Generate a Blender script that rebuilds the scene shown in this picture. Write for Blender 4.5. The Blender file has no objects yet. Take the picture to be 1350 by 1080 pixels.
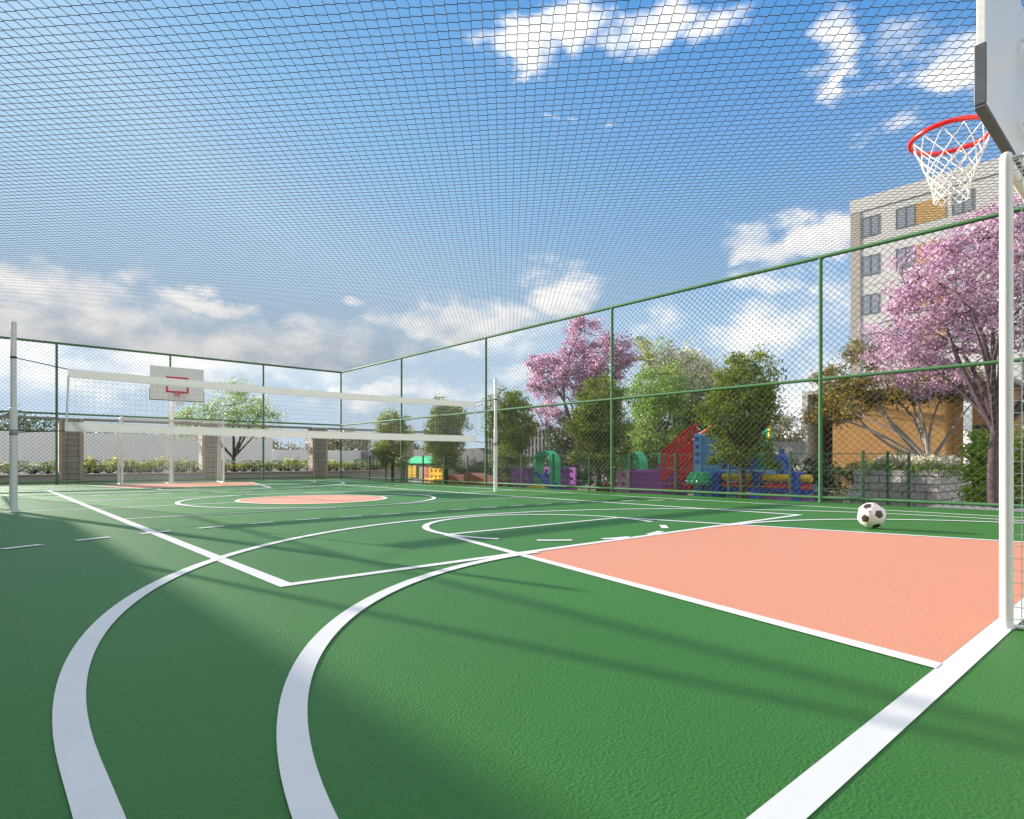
import bpy, math, random
import numpy as np
R = random.Random(7)
rng = np.random.default_rng(11)
C = bpy.context.scene.collection
S = 0.75                       # metres per survey unit (1 unit = camera height)

# ---------------------------------------------------------------- camera
FOC, TH, Y0, CX = 800.8, 0.731, 607.5, 683.5
cam_d = bpy.data.cameras.new("camera")
cam = bpy.data.objects.new("camera", cam_d); C.objects.link(cam)
cam.location = (0, 0, S)
cam.rotation_euler = (math.pi / 2, 0, -TH)
cam_d.sensor_fit = 'HORIZONTAL'; cam_d.sensor_width = 36
cam_d.lens = FOC / 1350 * 36
cam_d.shift_x = -(CX - 675) / 1350
cam_d.shift_y = (Y0 - 540) / 1350
cam_d.clip_start = 0.05; cam_d.clip_end = 6000
bpy.context.scene.camera = cam

# ---------------------------------------------------------------- light
SUN_AZ, SUN_EL = math.radians(-13.4), math.radians(16.5)   # azimuth from +Y towards +X
sun_vec = (math.sin(SUN_AZ) * math.cos(SUN_EL), math.cos(SUN_AZ) * math.cos(SUN_EL), math.sin(SUN_EL))
sd = bpy.data.lights.new("sun", 'SUN'); sd.energy = 5.0; sd.angle = math.radians(0.5); sd.color = (1.0, 0.92, 0.81)
so = bpy.data.objects.new("sun", sd); C.objects.link(so)
so.rotation_euler = (math.pi / 2 - SUN_EL, 0, math.pi - SUN_AZ)
so.location = (-20, 60, 40)

sc = bpy.context.scene
sc.view_settings.view_transform = 'Standard'; sc.view_settings.look = 'None'
sc.view_settings.exposure = 1.46; sc.view_settings.gamma = 1
sc.view_settings.use_curve_mapping = False
sc.cycles.max_bounces = 8; sc.cycles.transparent_max_bounces = 12
try: sc.cycles.use_denoising = True
except Exception: pass

W = bpy.data.worlds.new("World"); sc.world = W; W.use_nodes = True
nt = W.node_tree; nt.nodes.clear()
def nn(t, **k):
    n = nt.nodes.new(t)
    for a, b in k.items(): setattr(n, a, b)
    return n
def lk(a, b): nt.links.new(a, b)
def mth(op, a, b=None, c=None, clamp=False):
    n = nn('ShaderNodeMath', operation=op, use_clamp=clamp)
    for i, v in enumerate((a, b, c)):
        if v is None: continue
        if isinstance(v, (int, float)): n.inputs[i].default_value = v
        else: lk(v, n.inputs[i])
    return n.outputs[0]
def vm(op, a, b):
    n = nn('ShaderNodeVectorMath', operation=op)
    for i, v in enumerate((a, b)):
        if isinstance(v, tuple): n.inputs[i].default_value = v
        else: lk(v, n.inputs[i])
    return n
tc = nn('ShaderNodeTexCoord'); DIR = tc.outputs['Generated']
sky = nn('ShaderNodeTexSky', sky_type='NISHITA')
sky.sun_disc = False; sky.sun_elevation = SUN_EL; sky.sun_rotation = SUN_AZ
sky.altitude = 600; sky.air_density = 1.0; sky.dust_density = 0.7; sky.ozone_density = 2.2
sep = nn('ShaderNodeSeparateXYZ'); lk(DIR, sep.inputs[0])
az = mth('ARCTAN2', sep.outputs[0], sep.outputs[1])
el = mth('ARCSINE', sep.outputs[2])
comb = nn('ShaderNodeCombineXYZ'); lk(az, comb.inputs[0]); lk(el, comb.inputs[1])
# ragged edges: push the cloud coordinates about with turbulence
nz1 = nn('ShaderNodeTexNoise'); nz1.inputs['Scale'].default_value = 7.0; nz1.inputs['Detail'].default_value = 7; nz1.inputs['Roughness'].default_value = 0.62
mp = nn('ShaderNodeMapping'); lk(DIR, mp.inputs[0]); mp.inputs['Scale'].default_value = (1, 1, 1.7); lk(mp.outputs[0], nz1.inputs['Vector'])
wob = vm('MULTIPLY', vm('SUBTRACT', nz1.outputs['Color'], (0.5, 0.5, 0.5)).outputs[0], (0.30, 0.15, 0)).outputs[0]
PC = vm('ADD', comb.outputs[0], wob).outputs[0]
def dirpix(u, v):
    t = (u - CX) / FOC
    return TH + math.atan(t), math.atan((Y0 - v) / FOC / math.sqrt(1 + t * t))
# cumulus banks, each by its bearing and height in the sky (bearing, elevation, half sizes)
BANKS = [(700, 62, 62, 34, 1), (760, 48, 60, 34, 1), (850, 38, 80, 30, .95), (960, 26, 62, 24, .8), (675, 95, 30, 12, .7),
 (1085, 60, 40, 42, .9), (1108, 98, 28, 26, .9), (1060, 100, 40, 14, .6), (1215, 30, 80, 26, .62), (1268, 85, 45, 36, .9), (1170, 100, 45, 14, .6),
 (1190, 165, 40, 16, .6), (1128, 188, 26, 10, .6), (750, 156, 22, 12, .62), (793, 147, 18, 8, .55), (1050, 312, 95, 26, .95), (990, 330, 40, 12, .7),
 (60, 372, 110, 40, .95), (180, 355, 50, 26, .8), (30, 440, 150, 40, .95), (190, 420, 120, 45, .85), (270, 385, 60, 18, .85), (465, 385, 40, 14, .75), (730, 385, 80, 36, 1),
 (620, 425, 140, 40, .95), (400, 460, 200, 34, .8), (520, 520, 180, 30, .7), (200, 500, 200, 40, .8), (250, 455, 420, 60, .78), (90, 400, 200, 40, .85), (1000, 370, 80, 24, .8), (1010, 440, 110, 60, .9), (1090, 520, 70, 60, .9), (1100, 380, 40, 40, .9),
 (700, 500, 60, 40, .7), (880, 430, 60, 30, .7), (-150, 430, 260, 70, .9), (1500, 420, 220, 90, .8), (-500, 300, 300, 120, .7)]
def field(P):
    acc = None
    for (u, v, a, b, w) in BANKS:
        A, E = dirpix(u, v)
        n = vm('SUBTRACT', P, (A, E, 0)).outputs[0]
        n = vm('MULTIPLY', n, (1 / (a / FOC * 1.25), 1 / (b / FOC * 1.25), 0)).outputs[0]
        ln = nn('ShaderNodeVectorMath', operation='LENGTH'); lk(n, ln.inputs[0])
        g = nn('ShaderNodeMapRange', interpolation_type='SMOOTHSTEP'); lk(ln.outputs['Value'], g.inputs[0])
        g.inputs[1].default_value = 1.25; g.inputs[2].default_value = 0.0; g.inputs[3].default_value = 0; g.inputs[4].default_value = w
        acc = g.outputs[0] if acc is None else mth('MAXIMUM', acc, g.outputs[0])
    return acc
FLD = field(PC)
# unseen bright cloud deck added behind the viewer and overhead to whiten fill light
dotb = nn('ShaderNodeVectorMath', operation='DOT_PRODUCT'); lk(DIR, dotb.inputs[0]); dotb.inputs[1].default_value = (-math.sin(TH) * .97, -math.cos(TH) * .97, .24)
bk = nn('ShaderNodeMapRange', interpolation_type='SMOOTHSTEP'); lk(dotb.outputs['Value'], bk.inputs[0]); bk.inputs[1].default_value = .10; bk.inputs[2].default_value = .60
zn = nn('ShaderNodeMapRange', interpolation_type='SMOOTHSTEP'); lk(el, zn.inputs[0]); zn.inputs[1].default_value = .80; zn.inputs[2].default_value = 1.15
FILL_DECK = mth('MAXIMUM', bk.outputs[0], mth('MULTIPLY', zn.outputs[0], .95))
FLD = mth('MAXIMUM', FLD, FILL_DECK)
nz2 = nn('ShaderNodeTexNoise'); nz2.inputs['Scale'].default_value = 10.0; nz2.inputs['Detail'].default_value = 9; nz2.inputs['Roughness'].default_value = 0.6
lk(mp.outputs[0], nz2.inputs['Vector'])
dens = mth('ADD', FLD, mth('MULTIPLY', mth('SUBTRACT', nz2.outputs['Fac'], 0.5), 1.1))
cm = nn('ShaderNodeMapRange', interpolation_type='SMOOTHSTEP'); lk(dens, cm.inputs[0])
cm.inputs[1].default_value = 0.30; cm.inputs[2].default_value = 0.98
# lit crests and greyer undersides
nz3 = nn('ShaderNodeTexNoise'); nz3.inputs['Scale'].default_value = 10.0; nz3.inputs['Detail'].default_value = 4; nz3.inputs['Roughness'].default_value = 0.5
off = vm('ADD', mp.outputs[0], (-0.01, 0.02, 0.06)).outputs[0]; lk(off, nz3.inputs['Vector'])
relief = mth('SUBTRACT', nz2.outputs['Fac'], nz3.outputs['Fac'])
lit = nn('ShaderNodeMapRange'); lk(relief, lit.inputs[0]); lit.inputs[1].default_value = -0.2; lit.inputs[2].default_value = 0.1
cc = nn('ShaderNodeMix', data_type='RGBA'); lk(lit.outputs[0], cc.inputs[0])
CLOUD_DARK, CLOUD_LIT = (0.335, 0.35, 0.372, 1), (0.50, 0.485, 0.465, 1)
cc.inputs[6].default_value = CLOUD_DARK; cc.inputs[7].default_value = CLOUD_LIT
cc2 = nn('ShaderNodeMix', data_type='RGBA'); lk(FILL_DECK, cc2.inputs[0]); lk(cc.outputs[2], cc2.inputs[6]); cc2.inputs[7].default_value = (.56, .55, .535, 1)
SKY_STR = 0.13
sm = nn('ShaderNodeMix', data_type='RGBA', blend_type='MULTIPLY'); sm.inputs[0].default_value = 1
lk(sky.outputs[0], sm.inputs[6]); sm.inputs[7].default_value = (SKY_STR, SKY_STR, SKY_STR, 1)
# milky low air
hz = mth('MULTIPLY', mth('POWER', 2.718, mth('MULTIPLY', mth('MAXIMUM', el, 0.0), -3.4)), 0.92)
hzm = nn('ShaderNodeMix', data_type='RGBA'); lk(hz, hzm.inputs[0]); lum = nn('ShaderNodeRGBToBW'); lk(sm.outputs[2], lum.inputs[0])
lr = nn('ShaderNodeMapRange'); lk(lum.outputs[0], lr.inputs[0]); lr.inputs[1].default_value = .155; lr.inputs[2].default_value = .46
rmp = nn('ShaderNodeValToRGB'); lk(lr.outputs[0], rmp.inputs[0])     # blue deepens away from the sun, as the sky model says
rmp.color_ramp.elements[0].color = (.008, .100, .270, 1); rmp.color_ramp.elements[1].color = (.155, .248, .345, 1)
em_ = rmp.color_ramp.elements.new(.5); em_.color = (.075, .182, .315, 1)
lk(rmp.outputs[0], hzm.inputs[6]); hzm.inputs[7].default_value = (0.25, 0.297, 0.342, 1)
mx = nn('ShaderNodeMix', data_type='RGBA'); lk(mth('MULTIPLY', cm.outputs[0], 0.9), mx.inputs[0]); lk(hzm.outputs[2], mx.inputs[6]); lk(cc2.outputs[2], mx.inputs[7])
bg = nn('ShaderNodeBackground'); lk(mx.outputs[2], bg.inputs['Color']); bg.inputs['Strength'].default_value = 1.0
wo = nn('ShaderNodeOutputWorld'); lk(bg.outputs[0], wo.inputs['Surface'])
W.cycles.sampling_method = 'MANUAL'; W.cycles.sample_map_resolution = 512

# ---------------------------------------------------------------- survey helpers
ct, st = math.cos(TH), math.sin(TH)
def sight(u):
    t = (u - CX) / FOC
    return t * ct + st, -t * st + ct
def onX(u, v, X):
    rx, ry = sight(u); d = X / rx
    return np.array([X, ry * d, 1 + (Y0 - v) / FOC * d])
def onY(u, v, Y):
    rx, ry = sight(u); d = Y / ry
    return np.array([rx * d, Y, 1 + (Y0 - v) / FOC * d])
def atD(u, v, d):
    rx, ry = sight(u)
    return np.array([rx * d, ry * d, 1 + (Y0 - v) / FOC * d])

# ---------------------------------------------------------------- mesh helpers (survey units)
class MB:
    def __init__(s): s.v = []; s.f = []; s.m = []
    def add(s, V, F, mi=0):
        n = len(s.v); s.v.extend([tuple(map(float, p)) for p in V])
        for f in F: s.f.append(tuple(i + n for i in f)); s.m.append(mi)
        return s
    def box(s, x0, x1, y0, y1, z0, z1, mi=0, b=0.0):
        x0, x1 = min(x0, x1), max(x0, x1); y0, y1 = min(y0, y1), max(y0, y1); z0, z1 = min(z0, z1), max(z0, z1)
        if b > 0:
            b = min(b, (x1 - x0) * .24, (y1 - y0) * .24, (z1 - z0) * .24)
            V = []
            for z, a in ((z0, b), (z0 + b, 0), (z1 - b, 0), (z1, b)):
                V += [(x0 + a + b, y0 + a, z), (x1 - a - b, y0 + a, z), (x1 - a, y0 + a + b, z), (x1 - a, y1 - a - b, z),
                      (x1 - a - b, y1 - a, z), (x0 + a + b, y1 - a, z), (x0 + a, y1 - a - b, z), (x0 + a, y0 + a + b, z)]
            F = [tuple(reversed(range(8))), tuple(range(24, 32))]
            for k in range(3):
                for i in range(8):
                    j = (i + 1) % 8; F.append((k * 8 + i, k * 8 + j, k * 8 + 8 + j, k * 8 + 8 + i))
            return s.add(V, F, mi)
        V = [(x0, y0, z0), (x1, y0, z0), (x1, y1, z0), (x0, y1, z0), (x0, y0, z1), (x1, y0, z1), (x1, y1, z1), (x0, y1, z1)]
        return s.add(V, [(3, 2, 1, 0), (4, 5, 6, 7), (0, 1, 5, 4), (1, 2, 6, 5), (2, 3, 7, 6), (3, 0, 4, 7)], mi)
    def tube(s, pts, rad, n=8, mi=0, caps=True, closed=False):
        P = [np.array(p, float) for p in pts]; k = len(P)
        rr = rad if hasattr(rad, '__len__') else [rad] * k
        V = []; up = None
        for i in range(k):
            a = P[(i - 1) % k] if (closed or i > 0) else P[i]; b = P[(i + 1) % k] if (closed or i < k - 1) else P[i]
            t = b - a; t = t / (np.linalg.norm(t) + 1e-9)
            if up is None:
                up = np.array([0, 0, 1.]) if abs(t[2]) < .9 else np.array([1., 0, 0])
            e = up - t * np.dot(up, t); e /= np.linalg.norm(e) + 1e-9; up = e; g = np.cross(t, e)
            for j in range(n):
                q = 2 * math.pi * j / n; V.append(P[i] + rr[i] * (math.cos(q) * e + math.sin(q) * g))
        F = []
        for i in range(k if closed else k - 1):
            i2 = (i + 1) % k
            for j in range(n):
                j2 = (j + 1) % n; F.append((i * n + j, i * n + j2, i2 * n + j2, i2 * n + j))
        if caps and not closed:
            F += [tuple(reversed(range(n))), tuple(range((k - 1) * n, k * n))]
        return s.add(V, F, mi)
    def prism(s, outline, axis, a0, a1, mi=0):
        """outline: 2-D points; extruded along axis ('x','y','z') from a0 to a1"""
        n = len(outline)
        def pt(p, a): return {'x': (a, p[0], p[1]), 'y': (p[0], a, p[1]), 'z': (p[0], p[1], a)}[axis]
        V = [pt(p, a0) for p in outline] + [pt(p, a1) for p in outline]
        F = [tuple(reversed(range(n))), tuple(range(n, 2 * n))] + [(i, (i + 1) % n, (i + 1) % n + n, i + n) for i in range(n)]
        return s.add(V, F, mi)
    def lathe(s, c, prof, n=20, mi=0):
        V = []; k = len(prof)
        for r, z in prof:
            for j in range(n):
                q = 2 * math.pi * j / n; V.append((c[0] + r * math.cos(q), c[1] + r * math.sin(q), c[2] + z))
        F = [(i * n + j, i * n + (j + 1) % n, (i + 1) * n + (j + 1) % n, (i + 1) * n + j) for i in range(k - 1) for j in range(n)]
        F += [tuple(reversed(range(n))), tuple(range((k - 1) * n, k * n))]
        return s.add(V, F, mi)
    def flat(s, poly, z, mi=0):
        return s.add([(p[0], p[1], z) for p in poly], [tuple(range(len(poly)))], mi)
    def ring(s, cx, cy, r0, r1, a0, a1, z, n=64, mi=0):
        V = []
        for i in range(n + 1):
            a = a0 + (a1 - a0) * i / n
            V += [(cx + r0 * math.cos(a), cy + r0 * math.sin(a), z), (cx + r1 * math.cos(a), cy + r1 * math.sin(a), z)]
        return s.add(V, [(2 * i, 2 * i + 1, 2 * i + 3, 2 * i + 2) for i in range(n)], mi)

def mesh_from(name, V, F, mats, mi=None, smooth=False):
    me = bpy.data.meshes.new(name)
    if isinstance(V, np.ndarray):
        n = len(V); me.vertices.add(n); me.vertices.foreach_set('co', V.astype(np.float32).ravel())
        m, k = F.shape; me.loops.add(m * k); me.loops.foreach_set('vertex_index', F.astype(np.int32).ravel())
        me.polygons.add(m); me.polygons.foreach_set('loop_start', np.arange(0, m * k, k, dtype=np.int32))
        try: me.polygons.foreach_set('loop_total', np.full(m, k, dtype=np.int32))
        except Exception: pass
        me.update(calc_edges=True); me.validate()
    else:
        me.from_pydata(V, [], F); me.update()
    for m in mats: me.materials.append(m)
    if mi is not None and len(mats) > 1: me.polygons.foreach_set('material_index', np.array(mi, dtype=np.int32))
    if smooth:
        me.polygons.foreach_set('use_smooth', np.ones(len(me.polygons), dtype=bool))
    return me
def tag(o, label=None, cat=None, group=None, kind=None):
    if label: o['label'] = label
    if cat: o['category'] = cat
    if group: o['group'] = group
    if kind: o['kind'] = kind
    return o
def thing(name, label, cat, base, group=None):
    o = bpy.data.objects.new(name, None); C.objects.link(o); o.empty_display_size = .2
    o.location = [S * b for b in base]; o['_b'] = [float(b) for b in base]
    return tag(o, label, cat, group)
def base_of(o):
    while o.parent is not None: o = o.parent
    return np.array(o['_b'][:])
def part(name, mb, mat, parent, smooth=False, label=None, bevel=0):
    b = base_of(parent)
    if isinstance(mb, MB):
        V = (np.array(mb.v) - b) * S; me = mesh_from(name, [tuple(p) for p in V], mb.f, mat if isinstance(mat, list) else [mat], mb.m, smooth)
    else:
        V, F = mb; me = mesh_from(name, (V - b) * S, F, mat if isinstance(mat, list) else [mat], None, smooth)
    o = bpy.data.objects.new(name, me); C.objects.link(o); o.parent = parent
    if smooth: shade_auto(o)
    if label: o['label'] = label
    return o
def shade_auto(o):
    md = o.modifiers.new('edges', 'EDGE_SPLIT'); md.split_angle = math.radians(40)
def single(name, mb, mat, base, label=None, cat=None, group=None, kind=None, smooth=False):
    base = np.array(base, float)
    if isinstance(mb, MB):
        V = (np.array(mb.v) - base) * S; me = mesh_from(name, [tuple(p) for p in V], mb.f, mat if isinstance(mat, list) else [mat], mb.m, smooth)
    else:
        V, F = mb; me = mesh_from(name, (V - base) * S, F, mat if isinstance(mat, list) else [mat], None, smooth)
    o = bpy.data.objects.new(name, me); C.objects.link(o); o.location = [S * b for b in base]; o['_b'] = [float(b) for b in base]
    if smooth: shade_auto(o)
    return tag(o, label, cat, group, kind)
def kids(o): return [c for c in bpy.data.objects if c.parent == o]
def dup(o, base, rotz=0, scale=1, label=None, parent=None):
    c = o.copy(); C.objects.link(c)
    if parent is None:
        c.location = [S * b for b in base]; c.rotation_euler = (0, 0, rotz); c.scale = (scale, scale, scale) if not hasattr(scale, '__len__') else scale
        c['_b'] = [float(b) for b in base]
        if label: c['label'] = label
    else: c.parent = parent
    for ch in kids(o): dup(ch, None, parent=c)
    return c

# ---------------------------------------------------------------- materials
def mat(name, col, rough=.6, metal=0, spec=.5, var=.0, vscale=3, bump=0, bscale=40, col2=None, trans=0, coat=0):
    m = bpy.data.materials.new(name); m.use_nodes = True; t = m.node_tree; p = t.nodes['Principled BSDF']
    p.inputs['Roughness'].default_value = rough; p.inputs['Metallic'].default_value = metal
    p.inputs['Specular IOR Level'].default_value = spec; p.inputs['Base Color'].default_value = (*col, 1)
    if coat: p.inputs['Coat Weight'].default_value = coat; p.inputs['Coat Roughness'].default_value = .15
    tcn = t.nodes.new('ShaderNodeTexCoord')
    if var or col2:
        n = t.nodes.new('ShaderNodeTexNoise'); n.inputs['Scale'].default_value = vscale; n.inputs['Detail'].default_value = 6
        n.inputs['Roughness'].default_value = .6
        t.links.new(tcn.outputs['Object'], n.inputs['Vector'])
        r = t.nodes.new('ShaderNodeMapRange'); r.inputs[1].default_value = .3; r.inputs[2].default_value = .7
        t.links.new(n.outputs['Fac'], r.inputs[0])
        x = t.nodes.new('ShaderNodeMix'); x.data_type = 'RGBA'; t.links.new(r.outputs[0], x.inputs[0])
        c2 = col2 or tuple(c * (1 - var) for c in col); c1 = col if col2 else tuple(min(1, c * (1 + var * .6)) for c in col)
        x.inputs[6].default_value = (*c1, 1); x.inputs[7].default_value = (*c2, 1)
        t.links.new(x.outputs[2], p.inputs['Base Color'])
    if bump:
        n2 = t.nodes.new('ShaderNodeTexNoise'); n2.inputs['Scale'].default_value = bscale; n2.inputs['Detail'].default_value = 4
        t.links.new(tcn.outputs['Object'], n2.inputs['Vector'])
        b = t.nodes.new('ShaderNodeBump'); b.inputs['Strength'].default_value = bump; b.inputs['Distance'].default_value = .01
        t.links.new(n2.outputs['Fac'], b.inputs['Height']); t.links.new(b.outputs['Normal'], p.inputs['Normal'])
    return m
def leafmat(name, c1, c2, c3, trans=.35, rough=.45):
    """each leaf its own tint between three colours"""
    m = bpy.data.materials.new(name); m.use_nodes = True; t = m.node_tree; p = t.nodes['Principled BSDF']
    g = t.nodes.new('ShaderNodeNewGeometry'); r = t.nodes.new('ShaderNodeValToRGB')
    r.color_ramp.elements[0].color = (*c1, 1); r.color_ramp.elements[1].color = (*c3, 1)
    e = r.color_ramp.elements.new(.55); e.color = (*c2, 1)
    t.links.new(g.outputs['Random Per Island'], r.inputs[0]); t.links.new(r.outputs[0], p.inputs['Base Color'])
    p.inputs['Roughness'].default_value = rough; p.inputs['Specular IOR Level'].default_value = .35
    tr = t.nodes.new('ShaderNodeBsdfTranslucent'); t.links.new(r.outputs[0], tr.inputs['Color'])
    x = t.nodes.new('ShaderNodeMixShader'); x.inputs[0].default_value = trans
    t.links.new(p.outputs[0], x.inputs[1]); t.links.new(tr.outputs[0], x.inputs[2])
    t.links.new(x.outputs[0], t.nodes['Material Output'].inputs['Surface'])
    return m
def brickmat(name, c1, c2, mortar, w, h, ms=.012, axis='yz', rough=.85, bump=.5, offset=.5):
    m = bpy.data.materials.new(name); m.use_nodes = True; t = m.node_tree; p = t.nodes['Principled BSDF']
    tcn = t.nodes.new('ShaderNodeTexCoord'); sp = t.nodes.new('ShaderNodeSeparateXYZ'); t.links.new(tcn.outputs['Object'], sp.inputs[0])
    ad = t.nodes.new('ShaderNodeMath'); ad.operation = 'ADD'; t.links.new(sp.outputs[0], ad.inputs[0]); t.links.new(sp.outputs[1], ad.inputs[1])
    cb = t.nodes.new('ShaderNodeCombineXYZ'); t.links.new(ad.outputs[0], cb.inputs[0]); t.links.new(sp.outputs[2], cb.inputs[1])
    b = t.nodes.new('ShaderNodeTexBrick'); t.links.new(cb.outputs[0], b.inputs['Vector']); b.offset = offset
    b.inputs['Scale'].default_value = 1; b.inputs['Brick Width'].default_value = w; b.inputs['Row Height'].default_value = h; b.inputs['Mortar Size'].default_value = ms
    b.inputs['Color1'].default_value = (*c1, 1); b.inputs['Color2'].default_value = (*c2, 1); b.inputs['Mortar'].default_value = (*mortar, 1)
    n = t.nodes.new('ShaderNodeTexNoise'); n.inputs['Scale'].default_value = 14; n.inputs['Detail'].default_value = 6; t.links.new(tcn.outputs['Object'], n.inputs['Vector'])
    x = t.nodes.new('ShaderNodeMix'); x.data_type = 'RGBA'; x.blend_type = 'OVERLAY'; x.inputs[0].default_value = .35
    t.links.new(b.outputs['Color'], x.inputs[6]); t.links.new(n.outputs['Fac'], x.inputs[7]); t.links.new(x.outputs[2], p.inputs['Base Color'])
    p.inputs['Roughness'].default_value = rough
    bp = t.nodes.new('ShaderNodeBump'); bp.invert = True; bp.inputs['Strength'].default_value = bump; bp.inputs['Distance'].default_value = .01
    t.links.new(b.outputs['Fac'], bp.inputs['Height']); t.links.new(bp.outputs['Normal'], p.inputs['Normal'])
    return m
def courtmat(name, col, col2, bump=.75):
    m = bpy.data.materials.new(name); m.use_nodes = True; t = m.node_tree; p = t.nodes['Principled BSDF']
    tcn = t.nodes.new('ShaderNodeTexCoord')
    n = t.nodes.new('ShaderNodeTexNoise'); n.inputs['Scale'].default_value = .9; n.inputs['Detail'].default_value = 8; t.links.new(tcn.outputs['Object'], n.inputs['Vector'])
    x = t.nodes.new('ShaderNodeMix'); x.data_type = 'RGBA'; t.links.new(n.outputs['Fac'], x.inputs[0])
    x.inputs[6].default_value = (*col, 1); x.inputs[7].default_value = (*col2, 1); t.links.new(x.outputs[2], p.inputs['Base Color'])
    n2 = t.nodes.new('ShaderNodeTexNoise'); n2.inputs['Scale'].default_value = 100; n2.inputs['Detail'].default_value = 1.5; t.links.new(tcn.outputs['Object'], n2.inputs['Vector'])
    b = t.nodes.new('ShaderNodeBump'); b.inputs['Strength'].default_value = bump; b.inputs['Distance'].default_value = .006
    t.links.new(n2.outputs['Fac'], b.inputs['Height']); t.links.new(b.outputs['Normal'], p.inputs['Normal'])
    p.inputs['Roughness'].default_value = .52; p.inputs['Specular IOR Level'].default_value = .32
    return m
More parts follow.
